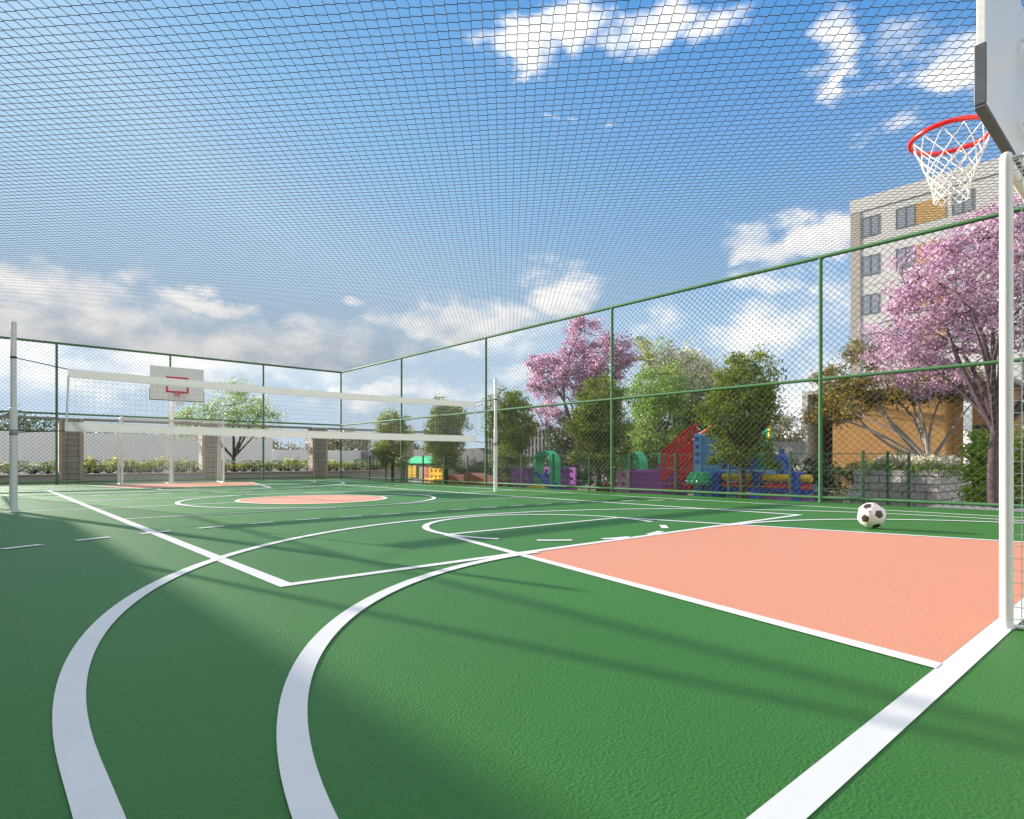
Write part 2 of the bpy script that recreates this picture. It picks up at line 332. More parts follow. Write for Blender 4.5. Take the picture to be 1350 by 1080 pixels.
M = dict(
 court=courtmat('green_acrylic', (.034, .157, .022), (.043, .180, .029)),
 pink=courtmat('salmon_acrylic', (.63, .262, .168), (.67, .285, .187), .4),
 line=mat('white_line_paint', (.75, .75, .745), .5, var=.04, vscale=5, bump=.08, bscale=60),
 green_metal=mat('green_enamel', (.085, .20, .09), .65, spec=.25, var=.12, vscale=6),
 wire=mat('galvanised_wire', (.085, .098, .098), .7, spec=.2),
 cord=mat('dark_cord', (.055, .048, .042), .9),
 white_metal=mat('white_enamel', (.80, .79, .77), .32, var=.04, vscale=7, coat=.2),
 pole_grey=mat('pale_grey_enamel', (.74, .745, .74), .35, var=.05, vscale=7),
 grey_dark=mat('dark_grey_rubber', (.06, .065, .075), .55, var=.2, vscale=12),
 pad=mat('grey_pad', (.10, .105, .125), .5, var=.1, vscale=9),
 board=mat('white_board', (.82, .81, .80), .35, var=.03, vscale=4),
 red=mat('red_enamel', (.62, .012, .015), .3, var=.08, vscale=10),
 string=mat('white_string', (.80, .80, .78), .85),
 tape=leafmat('canvas_tape', (.72, .73, .72), (.73, .74, .73), (.74, .75, .74), trans=.4, rough=.85),
 black=mat('black_cable', (.02, .02, .02), .5),
 ball_w=mat('ball_white', (.80, .75, .70), .4, var=.05, vscale=20, bump=.1, bscale=120),
 ball_b=mat('ball_brown', (.055, .03, .022), .42, var=.15, vscale=20, bump=.1, bscale=120),
 soil=mat('outer_ground', (.11, .13, .06), .95, col2=(.17, .14, .09), vscale=1.3, bump=.6, bscale=30),
 paving=mat('grey_paving', (.42, .41, .40), .85, var=.12, vscale=3, bump=.2, bscale=80),
 concrete=mat('pale_concrete', (.40, .385, .365), .85, var=.12, vscale=2.5, bump=.2, bscale=50),
 plaster_pink=mat('pinkish_render', (.46, .37, .32), .85, var=.1, vscale=3),
 plaster_white=mat('white_render', (.82, .82, .83), .8, var=.05, vscale=1.5),
 dark_beam=mat('dark_beam', (.30, .275, .255), .7, var=.15, vscale=5),
 block=brickmat('grey_block', (.52, .50, .48), (.46, .44, .43), (.10, .10, .10), .45, .17, .012),
 pillar_block=brickmat('pillar_block', (.34, .29, .255), (.29, .25, .22), (.12, .11, .10), .30, .19, .010, offset=0),
 bark=mat('brown_bark', (.085, .06, .045), .95, var=.3, vscale=14, bump=.8, bscale=45),
 bark_grey=mat('grey_bark', (.30, .27, .245), .9, var=.25, vscale=10, bump=.5, bscale=45),
 bark_purple=mat('purple_brown_bark', (.15, .095, .11), .9, var=.35, vscale=8, bump=.6, bscale=40),
 facade=mat('white_facade', (.43, .43, .43), .8, var=.04, vscale=.5),
 pilaster=mat('taupe_facade', (.30, .27, .245), .8, var=.06, vscale=.7),
 joint=mat('dark_joint', (.16, .15, .15), .8),
 tanbrick=brickmat('tan_brick', (.42, .27, .10), (.36, .22, .075), (.22, .15, .08), .5, .16, .012),
 ochre=mat('ochre_render', (.34, .18, .052), .85, col2=(.29, .15, .042), vscale=2, bump=.2, bscale=40),
 brown=mat('dark_brown_render', (.075, .05, .04), .8, var=.15, vscale=3),
 frame=mat('window_frame', (.10, .105, .115), .5),
 glass=mat('window_glass', (.17, .20, .25), .08, spec=.9),
 p_red=mat('red_plastic', (.78, .02, .03), .35, var=.08, vscale=6), p_blue=mat('blue_plastic', (.035, .09, .52), .35, var=.08, vscale=6),
 p_sky=mat('sky_blue_plastic', (.20, .47, .88), .35, var=.08, vscale=6), p_green=mat('mint_green_plastic', (.07, .64, .32), .35, var=.08, vscale=6),
 p_dgreen=mat('dark_green_plastic', (.02, .24, .11), .4, var=.08, vscale=6), p_yellow=mat('yellow_plastic', (.85, .58, .03), .35, var=.08, vscale=6),
 p_purple=mat('purple_plastic', (.38, .07, .48), .4, var=.08, vscale=6), p_pink=mat('pink_plastic', (.90, .42, .82), .4, var=.08, vscale=6),
 p_orange=mat('orange_plastic', (.68, .19, .07), .4, var=.08, vscale=6), p_grey=mat('grey_plastic', (.40, .40, .42), .45, var=.08, vscale=6),
 soft_green=mat('green_fence_enamel', (.05, .15, .055), .5, var=.1, vscale=6),
 lf_ficus=leafmat('ficus_leaf', (.08, .14, .018), (.23, .315, .036), (.50, .54, .06), trans=.47),
 lf_mid=leafmat('fresh_leaf', (.12, .21, .04), (.23, .36, .07), (.36, .48, .11), trans=.45),
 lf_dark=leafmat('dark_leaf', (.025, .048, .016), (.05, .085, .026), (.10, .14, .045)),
 lf_pale=leafmat('pale_leaf', (.18, .27, .10), (.30, .40, .15), (.46, .54, .26), trans=.5),
 lf_olive=leafmat('olive_leaf', (.10, .10, .05), (.18, .17, .08), (.30, .27, .14)),
 lf_amber=leafmat('amber_leaf', (.07, .075, .015), (.17, .15, .025), (.45, .28, .03), trans=.42),
 lf_shrub=leafmat('shrub_leaf', (.17, .32, .03), (.36, .56, .05), (.62, .70, .10), trans=.5),
 lf_yellow=leafmat('yellow_leaf', (.32, .40, .03), (.60, .58, .05), (.75, .70, .10), trans=.55),
 lf_palm=leafmat('palm_leaf', (.18, .23, .04), (.36, .40, .08), (.55, .53, .14), trans=.5),
 bl_pink=leafmat('pink_blossom', (.36, .19, .30), (.58, .35, .51), (.79, .62, .73), trans=.45, rough=.7),
 bl_white=leafmat('white_blossom', (.55, .52, .34), (.78, .75, .60), (.86, .84, .76), trans=.45, rough=.7),
)

# ================================================================ SETTING: ground, court, markings
GZ = -0.35                     # ground level outside the raised court slab
XL, XR, YN, YF = -1.7, 15.18, -1.1, 31.7
XC, YC = 6.58, 15.3
single('ground', MB().flat([(-3000, -3000), (3000, -3000), (3000, 3000), (-3000, 3000)], GZ), M['soil'], (0, 0, GZ), kind='structure')
single('court_floor', MB().box(XL - .25, XR + .12, YN - .3, YF + .14, GZ - .02, 0), M['court'], (XC, YC, 0), kind='structure')
single('pavement', MB().box(15.32, 17.4, -3, 3.95, GZ - .01, -.012), M['paving'], (16, 0, GZ), kind='structure')
LW = .11
_z = [0.0024]
def zz():
    _z[0] += .0005; return _z[0]
def strip(mb, p, q, w, z):
    p = np.array(p, float); q = np.array(q, float); t = (q - p) / np.linalg.norm(q - p); n = np.array([-t[1], t[0]]) * w / 2
    mb.flat([p - n, q - n, q + n, p + n], z)
def mark(name, mb, m=None): return single(name, mb, m or M['line'], (XC, YC, 0), kind='structure')
def mir(p, far): return (p[0], 2 * YC - p[1]) if far else p
for far in (False, True):      # salmon keys
    poly = [mir(p, far) for p in ((3.485, .84), (9.675, .84), (8.83, 4.85), (4.34, 4.85))]
    if far: poly.reverse()
    mark('painted_key', MB().flat(poly, .0015), M['pink'])
mark('painted_center_circle', MB().add([(XC, YC, .0015)] + [(XC + 1.82 * math.cos(a), YC + 1.82 * math.sin(a), .0015) for a in np.linspace(0, 2 * math.pi, 97)[:-1]],
     [(0, i + 1, (i + 1) % 96 + 1) for i in range(96)]), M['pink'])
m = MB()
for x in (-.53, 13.69): strip(m, (x, .725), (x, 2 * YC - .725), .1, zz())
for far in (False, True): strip(m, mir((-.48, .78), far), mir((13.64, .78), far), .112, zz())
strip(m, (-.48, YC), (13.64, YC), .09, zz())
mark('court_boundary_lines', m)
m = MB(); z = zz()
for x in (1.86, 11.30): strip(m, (x, 4.815), (x, 2 * YC - 4.815), .125, z)
z = zz()
for far in (False, True): strip(m, mir((1.92, 4.87), far), mir((11.24, 4.87), far), .105, z); strip(m, mir((1.92, 12.24), far), mir((11.24, 12.24), far), .085, z)
mark('volleyball_lines', m)
m = MB(); z = zz(); z2 = zz(); z3 = zz()
for far in (False, True):
    for s in (-1, 1):
        q = [mir(p, far) for p in ((XC + s * (3.095 - .056), .832), (XC + s * (3.095 + .056), .832), (XC + s * (1.845 + .056), 6.74), (XC + s * (1.845 - .056), 6.74))]
        m.flat(q, z)
    strip(m, mir((XC - 1.80, 6.74), far), mir((XC + 1.80, 6.74), far), .09, z2)
    c = mir((XC, 6.74), far); sg = -1 if far else 1
    def arc(a0, a1, n=40): m.ring(c[0], c[1], 1.765, 1.87, math.radians(a0) * sg, math.radians(a1) * sg, z3, n)
    arc(-27, 207, 72)
    for k in range(4): arc(222.8 + 26.8 * k, 236.8 + 26.8 * k, 8)
    c = mir((6.60, 2.44), far)
    m.ring(c[0], c[1], 6.285, 6.395, 0, math.pi * sg, zz(), 128)
    for s in (-1, 1): strip(m, mir((6.60 + s * 6.34, .836), far), mir((6.60 + s * 6.34, 2.44), far), .11, _z[0])
mark('basketball_lines', m)
m = MB()
for far in (False, True):
    sg = -1 if far else 1; z = zz()
    for s in (-1, 1):
        c = mir((XC + s * 2, .84), far)
        a0, a1 = (math.pi / 2, math.pi) if s < 0 else (0, math.pi / 2)
        m.ring(c[0], c[1], 3.90, 4.01, a0 * sg, a1 * sg, z, 64)
        # dashed nine-metre line
        r = 9.2; k = 0; L = .79; x0 = 2.0
        for k in range(0, 12):
            d0 = .79 * k - .2; d1 = d0 + .40       # distance along the line from its middle
            seg = []
            if d0 < 2.0: strip(m, mir((XC + s * d0, 10.02), far), mir((XC + s * min(d1, 2.02), 10.02), far), .115, z) if not (k == 0 and s < 0) else None
            if d1 > 2.02:
                t0 = (max(d0, 2.02) - 2.0) / r; t1 = (d1 - 2.0) / r
                if s * r * math.sin(t1) + XC + 2 * s < -.5 or s * r * math.sin(t1) + XC + 2 * s > 13.66: break
                aa0, aa1 = (math.pi / 2 - t0, math.pi / 2 - t1) if s > 0 else (math.pi / 2 + t0, math.pi / 2 + t1)
                m.ring(c[0], c[1], r - .058, r + .058, aa0 * sg, aa1 * sg, z, 6)
mark('dashed_handball_lines', m)
m = MB(); m.ring(XC, YC, 3.045, 3.15, 0, 2 * math.pi, zz(), 128); m.ring(XC, YC, 1.77, 1.87, 0, 2 * math.pi, _z[0], 96)
mark('center_circle_lines', m)

# ================================================================ FENCES AND OVERHEAD NET
def rods(A, B, r, sides=4, twist=.6):
    """many thin straight rods at once -> vertex and face arrays"""
    A = np.asarray(A, float); B = np.asarray(B, float); t = B - A; t /= np.linalg.norm(t, axis=1)[:, None]
    up = np.where(np.abs(t[:, 2:3]) < .9, np.array([[0, 0, 1.]]), np.array([[1., 0, 0]]))
    e = np.cross(t, up); e /= np.linalg.norm(e, axis=1)[:, None]; g = np.cross(t, e)
    V = []
    for P in (A, B):
        for j in range(sides):
            q = 2 * math.pi * j / sides + twist; V.append(P + r * (math.cos(q) * e + math.sin(q) * g))
    V = np.stack(V, 1); n = len(A)
    F = np.array([[j, (j + 1) % sides, sides + (j + 1) % sides, sides + j] for j in range(sides)])
    F = (F[None] + (np.arange(n) * 2 * sides)[:, None, None]).reshape(-1, 4)
    return V.reshape(-1, 3), F
def diamond(s0, s1, z0, z1, w, h):
    """segments of a diamond mesh clipped to a rectangle"""
    out = []; k = w / h; H = z1 - z0
    n = int((s1 - s0 + k * H) / w) + 2
    for sg in (1, -1):
        for i in range(n):
            a = (s0 - k * H + i * w) if sg > 0 else (s0 + i * w)      # s at z0
            # s = a + sg*k*(z-z0)
            za, zb = z0, z1
            lo, hi = (s0 - a) / (sg * k), (s1 - a) / (sg * k)
            if lo > hi: lo, hi = hi, lo
            ta, tb = max(0, lo), min(H, hi)
            if tb - ta > .02: out.append((a + sg * k * ta, z0 + ta, a + sg * k * tb, z0 + tb, sg))
    return out
HT, HM, HB = 5.90, 2.965, .115
def fence(label, axis, fixed, stops, ends, nrm):
    """axis 'y': runs along Y at X=fixed"""
    P = (lambda s, z, o=0: (fixed + o * nrm, s, z)) if axis == 'y' else (lambda s, z, o=0: (s, fixed + o * nrm, z))
    t = thing('chain_link_fence', label, 'fence', P(stops[0], 0))
    for s in stops:
        part('post', MB().tube([P(s, 0), P(s, HT + .02)], .046, 12), M['green_metal'], t, True)
    for z, r, nm in ((HT, .05, 'top_rail'), (HM, .04, 'middle_rail'), (HB, .036, 'bottom_rail')):
        part(nm, MB().tube([P(ends[0], z), P(ends[1], z)], r, 12), M['green_metal'], t, True)
    edges = sorted(set([ends[0], ends[1]] + list(stops)))
    for a, b in zip(edges[:-1], edges[1:]):
        if b - a < .1: continue
        sg = diamond(a + .03, b - .03, .03, HT - .03, .172, .160)
        A = np.array([P(q[0], q[1], .006 * q[4]) for q in sg]); B = np.array([P(q[2], q[3], .006 * q[4]) for q in sg])
        part('mesh_panel', rods(A, B, .0051), M['wire'], t)
    return t
fence('tall green chain-link fence along the right side of the court, between court and playground', 'y', XR, [31.7 - 6.417 * k for k in range(6)], (-1.1, 31.7), 1)
fence('tall green chain-link fence across the far end of the court, behind the far goal', 'x', YF, [XR - 4.203 * k for k in range(1, 5)], (XL, XR - .05), 1)
fence('tall green chain-link fence on the left side of the court, casting long thin shadows', 'y', XL, [31.7 - 6.417 * k for k in range(1, 6)], (-1.1, 31.65), -1)

# overhead net: knotted diamond mesh pulled across the top of the cage
a1 = np.array([math.sin(math.radians(40.7)), math.cos(math.radians(40.7))]) * .131
a2 = np.array([-math.sin(math.radians(42.0)), math.cos(math.radians(42.0))]) * .131
ii, jj = np.meshgrid(np.arange(-200, 420), np.arange(-200, 420), indexing='ij')
P = ii[..., None] * a1 + jj[..., None] * a2 + np.array([0, 0.])
jit = rng.normal(0, .004, P.shape)
Pn = P + jit
ok = (P[..., 0] > XL + .05) & (P[..., 0] < XR - .03) & (P[..., 1] > YN - .2) & (P[..., 1] < YF - .03)
sag = -.05 * np.sin(np.clip((P[..., 0] - XL) / (XR - XL), 0, 1) * math.pi)
lo = np.concatenate([Pn + np.array([-.004, -.009]), (HT + .01 + sag)[..., None]], -1); hi_ = np.concatenate([Pn + np.array([.004, .009]), (HT + .01 + sag)[..., None]], -1)
A = []; B = []
k1 = ok[:-1, :] & ok[1:, :]; A.append(hi_[:-1, :][k1]); B.append(lo[1:, :][k1])
k2 = ok[:, :-1] & ok[:, 1:]; A.append(hi_[:, :-1][k2]); B.append(lo[:, 1:][k2])
A.append(lo[ok]); B.append(hi_[ok])
nv, nf = rods(np.concatenate(A), np.concatenate(B), .0047, 3)
single('overhead_net', (nv, nf), M['cord'], (XC, YC, HT), 'dark knotted cord net stretched over the whole top of the court', 'net')

# ================================================================ GOALS
def goal(label, far):
    sg = -1 if far else 1
    Y = lambda y: 2 * YC - y if far else y
    t = thing('football_goal', label, 'goal', (XC, Y(.78), 0))
    xs = (XC - 1.98, XC + 1.98); r = .034; top = 2.80
    for x in xs:
        part('goal_post', MB().lathe((x, Y(.757), 0), [(r * 1.35, .004), (r * 1.3, .012), (r * 1.05, .03), (r, .05), (r, top - .02), (r * .97, top + .012), (r * .8, top + .032), (r * .45, top + .043)], 24), M['white_metal'], t, True)
    part('crossbar', MB().tube([(xs[0] + r, Y(.757), top - .02), (xs[1] - r, Y(.757), top - .02)], r * .95, 20), M['white_metal'], t, True)
    fr = MB()
    for x in xs:
        fr.tube([(x, Y(.73), top), (x, Y(.10), top), (x, Y(.02), top - .03), (x, Y(-.28), .08), (x, Y(-.30), .02)], .014, 10)
        fr.tube([(x, Y(.73), .016), (x, Y(-.30), .016)], .014, 10)
    fr.tube([(xs[0], Y(-.30), .018), (xs[1], Y(-.30), .018)], .013, 10)
    fr.tube([(xs[0], Y(.06), top - .005), (xs[1], Y(.06), top - .005)], .012, 10)
    part('back_frame', fr, M['white_metal'], t, True)
    A = []; B = []; g = .072
    yb = lambda z: .02 - .30 * (1 - z / (top - .03)) if z < top - .03 else .02
    zs = np.arange(.06, top, g); xsr = np.arange(xs[0], xs[1] + .01, g)
    for x in xsr:                                   # back, uprights then top
        A.append((x, Y(-.29), .02)); B.append((x, Y(.02), top - .03)); A.append((x, Y(.02), top - .03)); B.append((x, Y(.74), top))
    for z in zs: A.append((xs[0], Y(yb(z)), z)); B.append((xs[1], Y(yb(z)), z))
    for y in np.arange(.02, .76, g): A.append((xs[0], Y(y), top - .02)); B.append((xs[1], Y(y), top - .02))
    for x in xs:
        for z in zs: A.append((x, Y(yb(z)), z)); B.append((x, Y(.745), z))
        for y in np.arange(.685, -.28, -g):
            z1 = top - .01 if y > .02 else max(.05, (top - .03) * (1 + (y - .02) / .30))
            A.append((x, Y(y), .02)); B.append((x, Y(y), z1))
    part('goal_net', rods(A, B, .0028 if not far else .0035, 4), M['string'], t)
goal('white football goal at the near right edge, its net seen from the side', False)
goal('white football goal at the far end of the court, in front of the far fence', True)

# ================================================================ BASKETBALL HOOPS
def hoop(label, far):
    Y = lambda y: 2 * YC - y if far else y
    t = thing('basketball_hoop', label, 'basketball hoop', (XC, Y(.02), 0))
    part('pole', MB().tube([(XC, Y(.0), 0), (XC, Y(.0), 3.6), (XC, Y(.06), 3.95), (XC, Y(.25), 4.15)], .088, 16), M['white_metal'], t, True)
    part('base_plate', MB().box(XC - .2, XC + .2, Y(-.2), Y(.2), .003, .03, b=.008), M['white_metal'], t)
    for z in (3.92, 4.66):
        for s in (.9, 2.0):
            part('arm', MB().tube([(XC + s * .05, Y(.1), 4.0), (XC + s * .22, Y(1.0), z)], .03, 10), M['white_metal'], t, True)
    x0, x1, z0, z1 = XC - 1.05, XC + 1.05, 3.62, 5.05
    b = part('backboard', MB().box(x0, x1, Y(1.03), Y(1.085), z0, z1, b=.006), M['board'], t)
    pad = MB(); e = .022
    for x in (x0, x1):
        sx = -1 if x == x0 else 1
        pad.box(x + sx * .001, x + sx * e, Y(1.022), Y(1.096), z0 + .001, 4.07, b=.006)
    pad.box(x0 - e, x1 + e, Y(1.022), Y(1.096), z0 - .03, z0 - .001, b=.006)
    part('edge_padding', pad, M['pad'], b)
    mk = MB(); w = .075; X0, X1, Z0, Z1 = XC - .44, XC + .44, 3.94, 4.63
    y0, y1 = Y(1.0855), Y(1.089)
    mk.box(X0, X1, y0, y1, Z1 - w, Z1); mk.box(X0, X1, y0, y1, Z0, Z0 + w); mk.box(X0, X0 + w, y0, y1, Z0 + w, Z1 - w); mk.box(X1 - w, X1, y0, y1, Z0 + w, Z1 - w)
    part('target_square', mk, M['red'], b)
    rc = (XC, Y(1.475), 3.93); rr = .315
    rim = MB().tube([(rc[0] + rr * math.cos(a), rc[1] + rr * math.sin(a), rc[2]) for a in np.linspace(0, 2 * math.pi, 49)[:-1]], .021, 12, closed=True)
    rm = part('rim', rim, M['red'], t, True)
    part('rim_bracket', MB().box(XC - .12, XC + .12, Y(1.09), Y(1.11), 3.78, 3.98, b=.006).box(XC - .12, XC + .12, Y(1.111), Y(1.18), 3.918, 3.938), M['red'], rm)
    # net: diagonal strings, twelve loops
    prof = lambda q: (.315 * (1 - q) ** 1.35 + .135 + .03 * q ** 3 - .02 * math.sin(q * 6.0) * 0) if q < 1 else .165
    A = []; B = []; n = 12; L = .55; nr = 10
    def pt(k, q):
        r = .135 + (.298 - .135) * max(0, 1 - q * 1.12) ** 1.2
        a = 2 * math.pi * k / (2 * n); return (rc[0] + r * math.cos(a), rc[1] + r * math.sin(a), rc[2] - .02 - L * q)
    qs = [0, .18, .33, .45, .56, .66, .75, .84, .92, 1.0]
    for i in range(len(qs) - 1):
        for k in range(2 * n):
            if (k + i) % 2: continue
            for s in (-1, 1): A.append(pt(k, qs[i])); B.append(pt(k + s, qs[i + 1]))
    for k in range(2 * n): A.append(pt(k, 1.0)); B.append(pt(k + 1, 1.0))
    rn = rods(A, B, .0048 if not far else .007, 5)
    part('hoop_net', rn, M['string'], rm)
hoop('basketball backboard and red rim close by at the upper right, seen from behind', False)
hoop('basketball backboard with red target square and white pole at the far end', True)

# ================================================================ VOLLEYBALL
NY = 15.33
def vpost(x, label):
    t = thing('volleyball_post', label, 'post', (x, NY, 0), 'volleyball posts at the ends of the net')
    part('sleeve', MB().lathe((x, NY, 0), [(.0635, .002), (.0635, 1.99), (.060, 2.02), (.050, 2.03)], 24), M['pole_grey'], t, True)
    part('upper_tube', MB().lathe((x, NY, 0), [(.0485, 2.0), (.0485, 3.68), (.043, 3.70), (.03, 3.705)], 24), M['pole_grey'], t, True)
    part('collar', MB().lathe((x, NY, 0), [(.064, 1.49), (.0665, 1.495), (.0665, 1.605), (.064, 1.61)], 24), mat('collar_grey', (.30, .31, .31), .45), t, True)
    part('clamp', MB().lathe((x, NY, 0), [(.049, 2.985), (.054, 2.988), (.054, 3.022), (.049, 3.025)], 20), M['black'], t, True)
vpost(.575, 'thick pale grey volleyball post in the left foreground, in front of the far wall')
vpost(12.74, 'pale grey volleyball post beside the right fence, in front of a bushy tree')
t = thing('volleyball_net', 'white banded volleyball net hanging across the middle of the court', 'net', (XC, NY, 1.6))
def band(z0, z1, sag):
    m = MB(); N = 40; V = []; x0, x1 = (1.43, 11.92) if z0 > 2 else (1.375, 11.90)
    for i in range(N + 1):
        q = i / N; x = x0 + (x1 - x0) * q; s = -sag * math.sin(q * math.pi)
        w = .004 * math.sin(q * 37) ; V += [(x, NY - .008 + w, z0 + s), (x, NY + .008 + w, z0 + s), (x, NY + .008 + w, z1 + s), (x, NY - .008 + w, z1 + s)]
    F = [(0, 1, 2, 3), (4 * N + 3, 4 * N + 2, 4 * N + 1, 4 * N)]
    for i in range(N):
        for j in range(4): F.append((4 * i + j, 4 * i + 4 + j, 4 * i + 4 + (j + 1) % 4, 4 * i + (j + 1) % 4))
    return m.add(V, F)
part('top_band', band(2.70, 2.875, .05), M['tape'], t); part('bottom_band', band(1.60, 1.79, .015), M['tape'], t)
A = []; B = []
for x in np.arange(1.45, 11.9, .105): A.append((x, NY, 1.78)); B.append((x, NY, 2.71))
for z in np.arange(1.80, 2.70, .105):
    for i in range(10):
        xa = 1.41 + 10.5 * i / 10; xb = 1.41 + 10.5 * (i + 1) / 10; sa = -.04 * math.sin(i / 10 * math.pi); sb = -.04 * math.sin((i + 1) / 10 * math.pi)
        A.append((xa, NY, z + sa)); B.append((xb, NY, z + sb))
part('net_mesh', rods(A, B, .0022), mat('grey_twine', (.45, .47, .46), .9), t)
for xa, xb in ((1.435, 1.40), (11.91, 11.895)):
    part('side_cord', MB().tube([(xa, NY, 2.72), (xb, NY, 1.7)], .017, 8), M['string'], t, True)
for xa, za, xb, zb in ((1.435, 2.86, .62, 3.0), (1.40, 1.61, .64, 1.555), (11.91, 2.86, 12.695, 3.0), (11.90, 1.61, 12.68, 1.555)):
    part('cable', MB().tube([(xa, NY, za), (xb, NY, zb)], .009, 6), M['black'], t, True)

# ================================================================ BALL
def ball():
    import bmesh
    phi = (1 + 5 ** .5) / 2
    vs = np.array([(0, s1, s2 * phi) for s1 in (1, -1) for s2 in (1, -1)] + [(s1, s2 * phi, 0) for s1 in (1, -1) for s2 in (1, -1)] + [(s2 * phi, 0, s1) for s1 in (1, -1) for s2 in (1, -1)], float)
    vs /= np.linalg.norm(vs[0])
    e = 1.0515; hexn = []
    for i in range(12):
        for j in range(i + 1, 12):
            for k in range(j + 1, 12):
                if abs(vs[i] @ vs[j] - .4472) < .01 and abs(vs[j] @ vs[k] - .4472) < .01 and abs(vs[i] @ vs[k] - .4472) < .01:
                    n = vs[i] + vs[j] + vs[k]; hexn.append(n / np.linalg.norm(n))
    hexn = np.array(hexn)
    # two neighbouring triangles of dark panels face the camera, as in the photo
    i = 0; nb = [j for j in range(12) if abs(vs[i] @ vs[j] - .4472) < .01]
    p2, p3 = i, nb[0]; both = [j for j in nb if abs(vs[j] @ vs[p3] - .4472) < .01]
    src = np.array([vs[both[0]], vs[p2], vs[p3], vs[both[1]]])
    tg = np.array([(-.3, .62, .725), (-.45, -.21, .87), (.53, .06, .845), (.32, -.74, .59)]); tg /= np.linalg.norm(tg, axis=1)[:, None]
    bx, by = 9.88, 3.2
    fw = np.array([bx, by, -.0]); fw = np.array([bx, by, .2 - 1]); fw /= np.linalg.norm(fw); rt = np.cross(fw, (0, 0, 1)); rt /= np.linalg.norm(rt); up = np.cross(rt, fw)
    tgw = tg[:, :1] * rt + tg[:, 1:2] * up - tg[:, 2:] * fw
    best = None
    for order in ((0, 1, 2, 3), (3, 1, 2, 0)):
        U, _, Vt = np.linalg.svd(tgw.T @ src[list(order)]); D = np.diag([1, 1, np.sign(np.linalg.det(U @ Vt))]); Rm = U @ D @ Vt
        er = np.abs(src[list(order)] @ Rm.T - tgw).sum()
        if best is None or er < best[0]: best = (er, Rm)
    Rm = best[1]; pent = vs @ Rm.T; hexa = hexn @ Rm.T
    bm = bmesh.new(); bmesh.ops.create_icosphere(bm, subdivisions=6, radius=1)
    h5, h6 = .9392, .9149
    P = np.array([v.co[:] for v in bm.verts]); sup = np.concatenate([(P @ pent.T) / h5, (P @ hexa.T) / h6], 1)
    so_ = np.sort(sup, 1); gap = so_[:, -1] - so_[:, -2]
    rad = .19 * (1 - .018 * np.exp(-(gap / .006) ** 2))
    V = P * rad[:, None] + np.array([bx, by, .191])
    F = np.array([[v.index for v in f.verts] for f in bm.faces]); cen = P[F].mean(1)
    idx = np.concatenate([(cen @ pent.T) / h5, (cen @ hexa.T) / h6], 1).argmax(1); bm.free()
    mbx = MB(); mbx.v = [tuple(p) for p in V]; mbx.f = [tuple(f) for f in F]; mbx.m = [1 if q < 12 else 0 for q in idx]
    t = thing('football', 'white football with brown pentagon panels resting on the court beside the salmon key', 'ball', (bx, by, 0))
    part('ball_skin', mbx, [M['ball_w'], M['ball_b']], t, True)
    # printed mark: small grey arrowhead with a ring, and a thin curved stroke to its left
    def on(px, py, r=.1915):
        z = math.sqrt(max(0, 1 - px * px - py * py)); d = px * rt + py * up - z * fw; return d * r + np.array([bx, by, .191])
    em = MB()
    em.add([on(-.22, .30), on(-.02, .36), on(-.05, .20), on(-.08, .02)], [(0, 3, 2, 1)])
    gp = mat('grey_print', (.22, .21, .24), .5)
    part('printed_arrowhead', em, gp, t)
    V = []; F = []
    for k in range(10):
        a0 = math.radians(35 + 28 * k)
        V += [on(-.68 + .115 * math.cos(a0), .27 + .115 * math.sin(a0)), on(-.68 + .09 * math.cos(a0), .27 + .09 * math.sin(a0))]
        if k: F.append((2 * k - 2, 2 * k - 1, 2 * k + 1, 2 * k))
    part('printed_curve', MB().add(V, F), gp, t)
ball()

# ================================================================ TREES AND PLANTS
def leaf_quads(P, L, Wd, rg, droop=.0, up=.0):
    n = len(P)
    t = rg.normal(size=(n, 3)); t[:, 2] -= droop; t /= np.linalg.norm(t, axis=1)[:, None]
    q = rg.normal(size=(n, 3)); q[:, 2] += up; b = np.cross(t, q); b /= np.linalg.norm(b, axis=1)[:, None] + 1e-9
    s = rg.uniform(.7, 1.25, (n, 1))
    V = np.stack([P - t * L * s * .5, P + b * Wd * s * .5 + t * L * s * .05, P + t * L * s * .5, P - b * Wd * s * .5 + t * L * s * .05], 1).reshape(-1, 3)
    return V, np.arange(4 * n).reshape(n, 4)
def clumps(ells, n, rg, shell=.55):
    """clump centres inside a union of ellipsoids, mostly near the outside"""
    out = []; w = np.array([e[1][0] * e[1][1] * e[1][2] for e in ells]); w /= w.sum()
    while len(out) < n:
        c, r = ells[rg.choice(len(ells), p=w)]
        d = rg.normal(size=3); d /= np.linalg.norm(d); q = rg.uniform(shell ** 3, 1) ** (1 / 3) * (1 + .10 * rg.normal())
        out.append(np.array(c) + d * q * np.array(r))
    return np.array(out)
def curve(a, b, n, rg, sagz=.0, wob=.05):
    a = np.array(a, float); b = np.array(b, float); L = np.linalg.norm(b - a)
    k = rg.normal(size=3) * wob * L; k[2] += sagz * L
    return [a + (b - a) * q + k * math.sin(q * math.pi) for q in np.linspace(0, 1, n)]
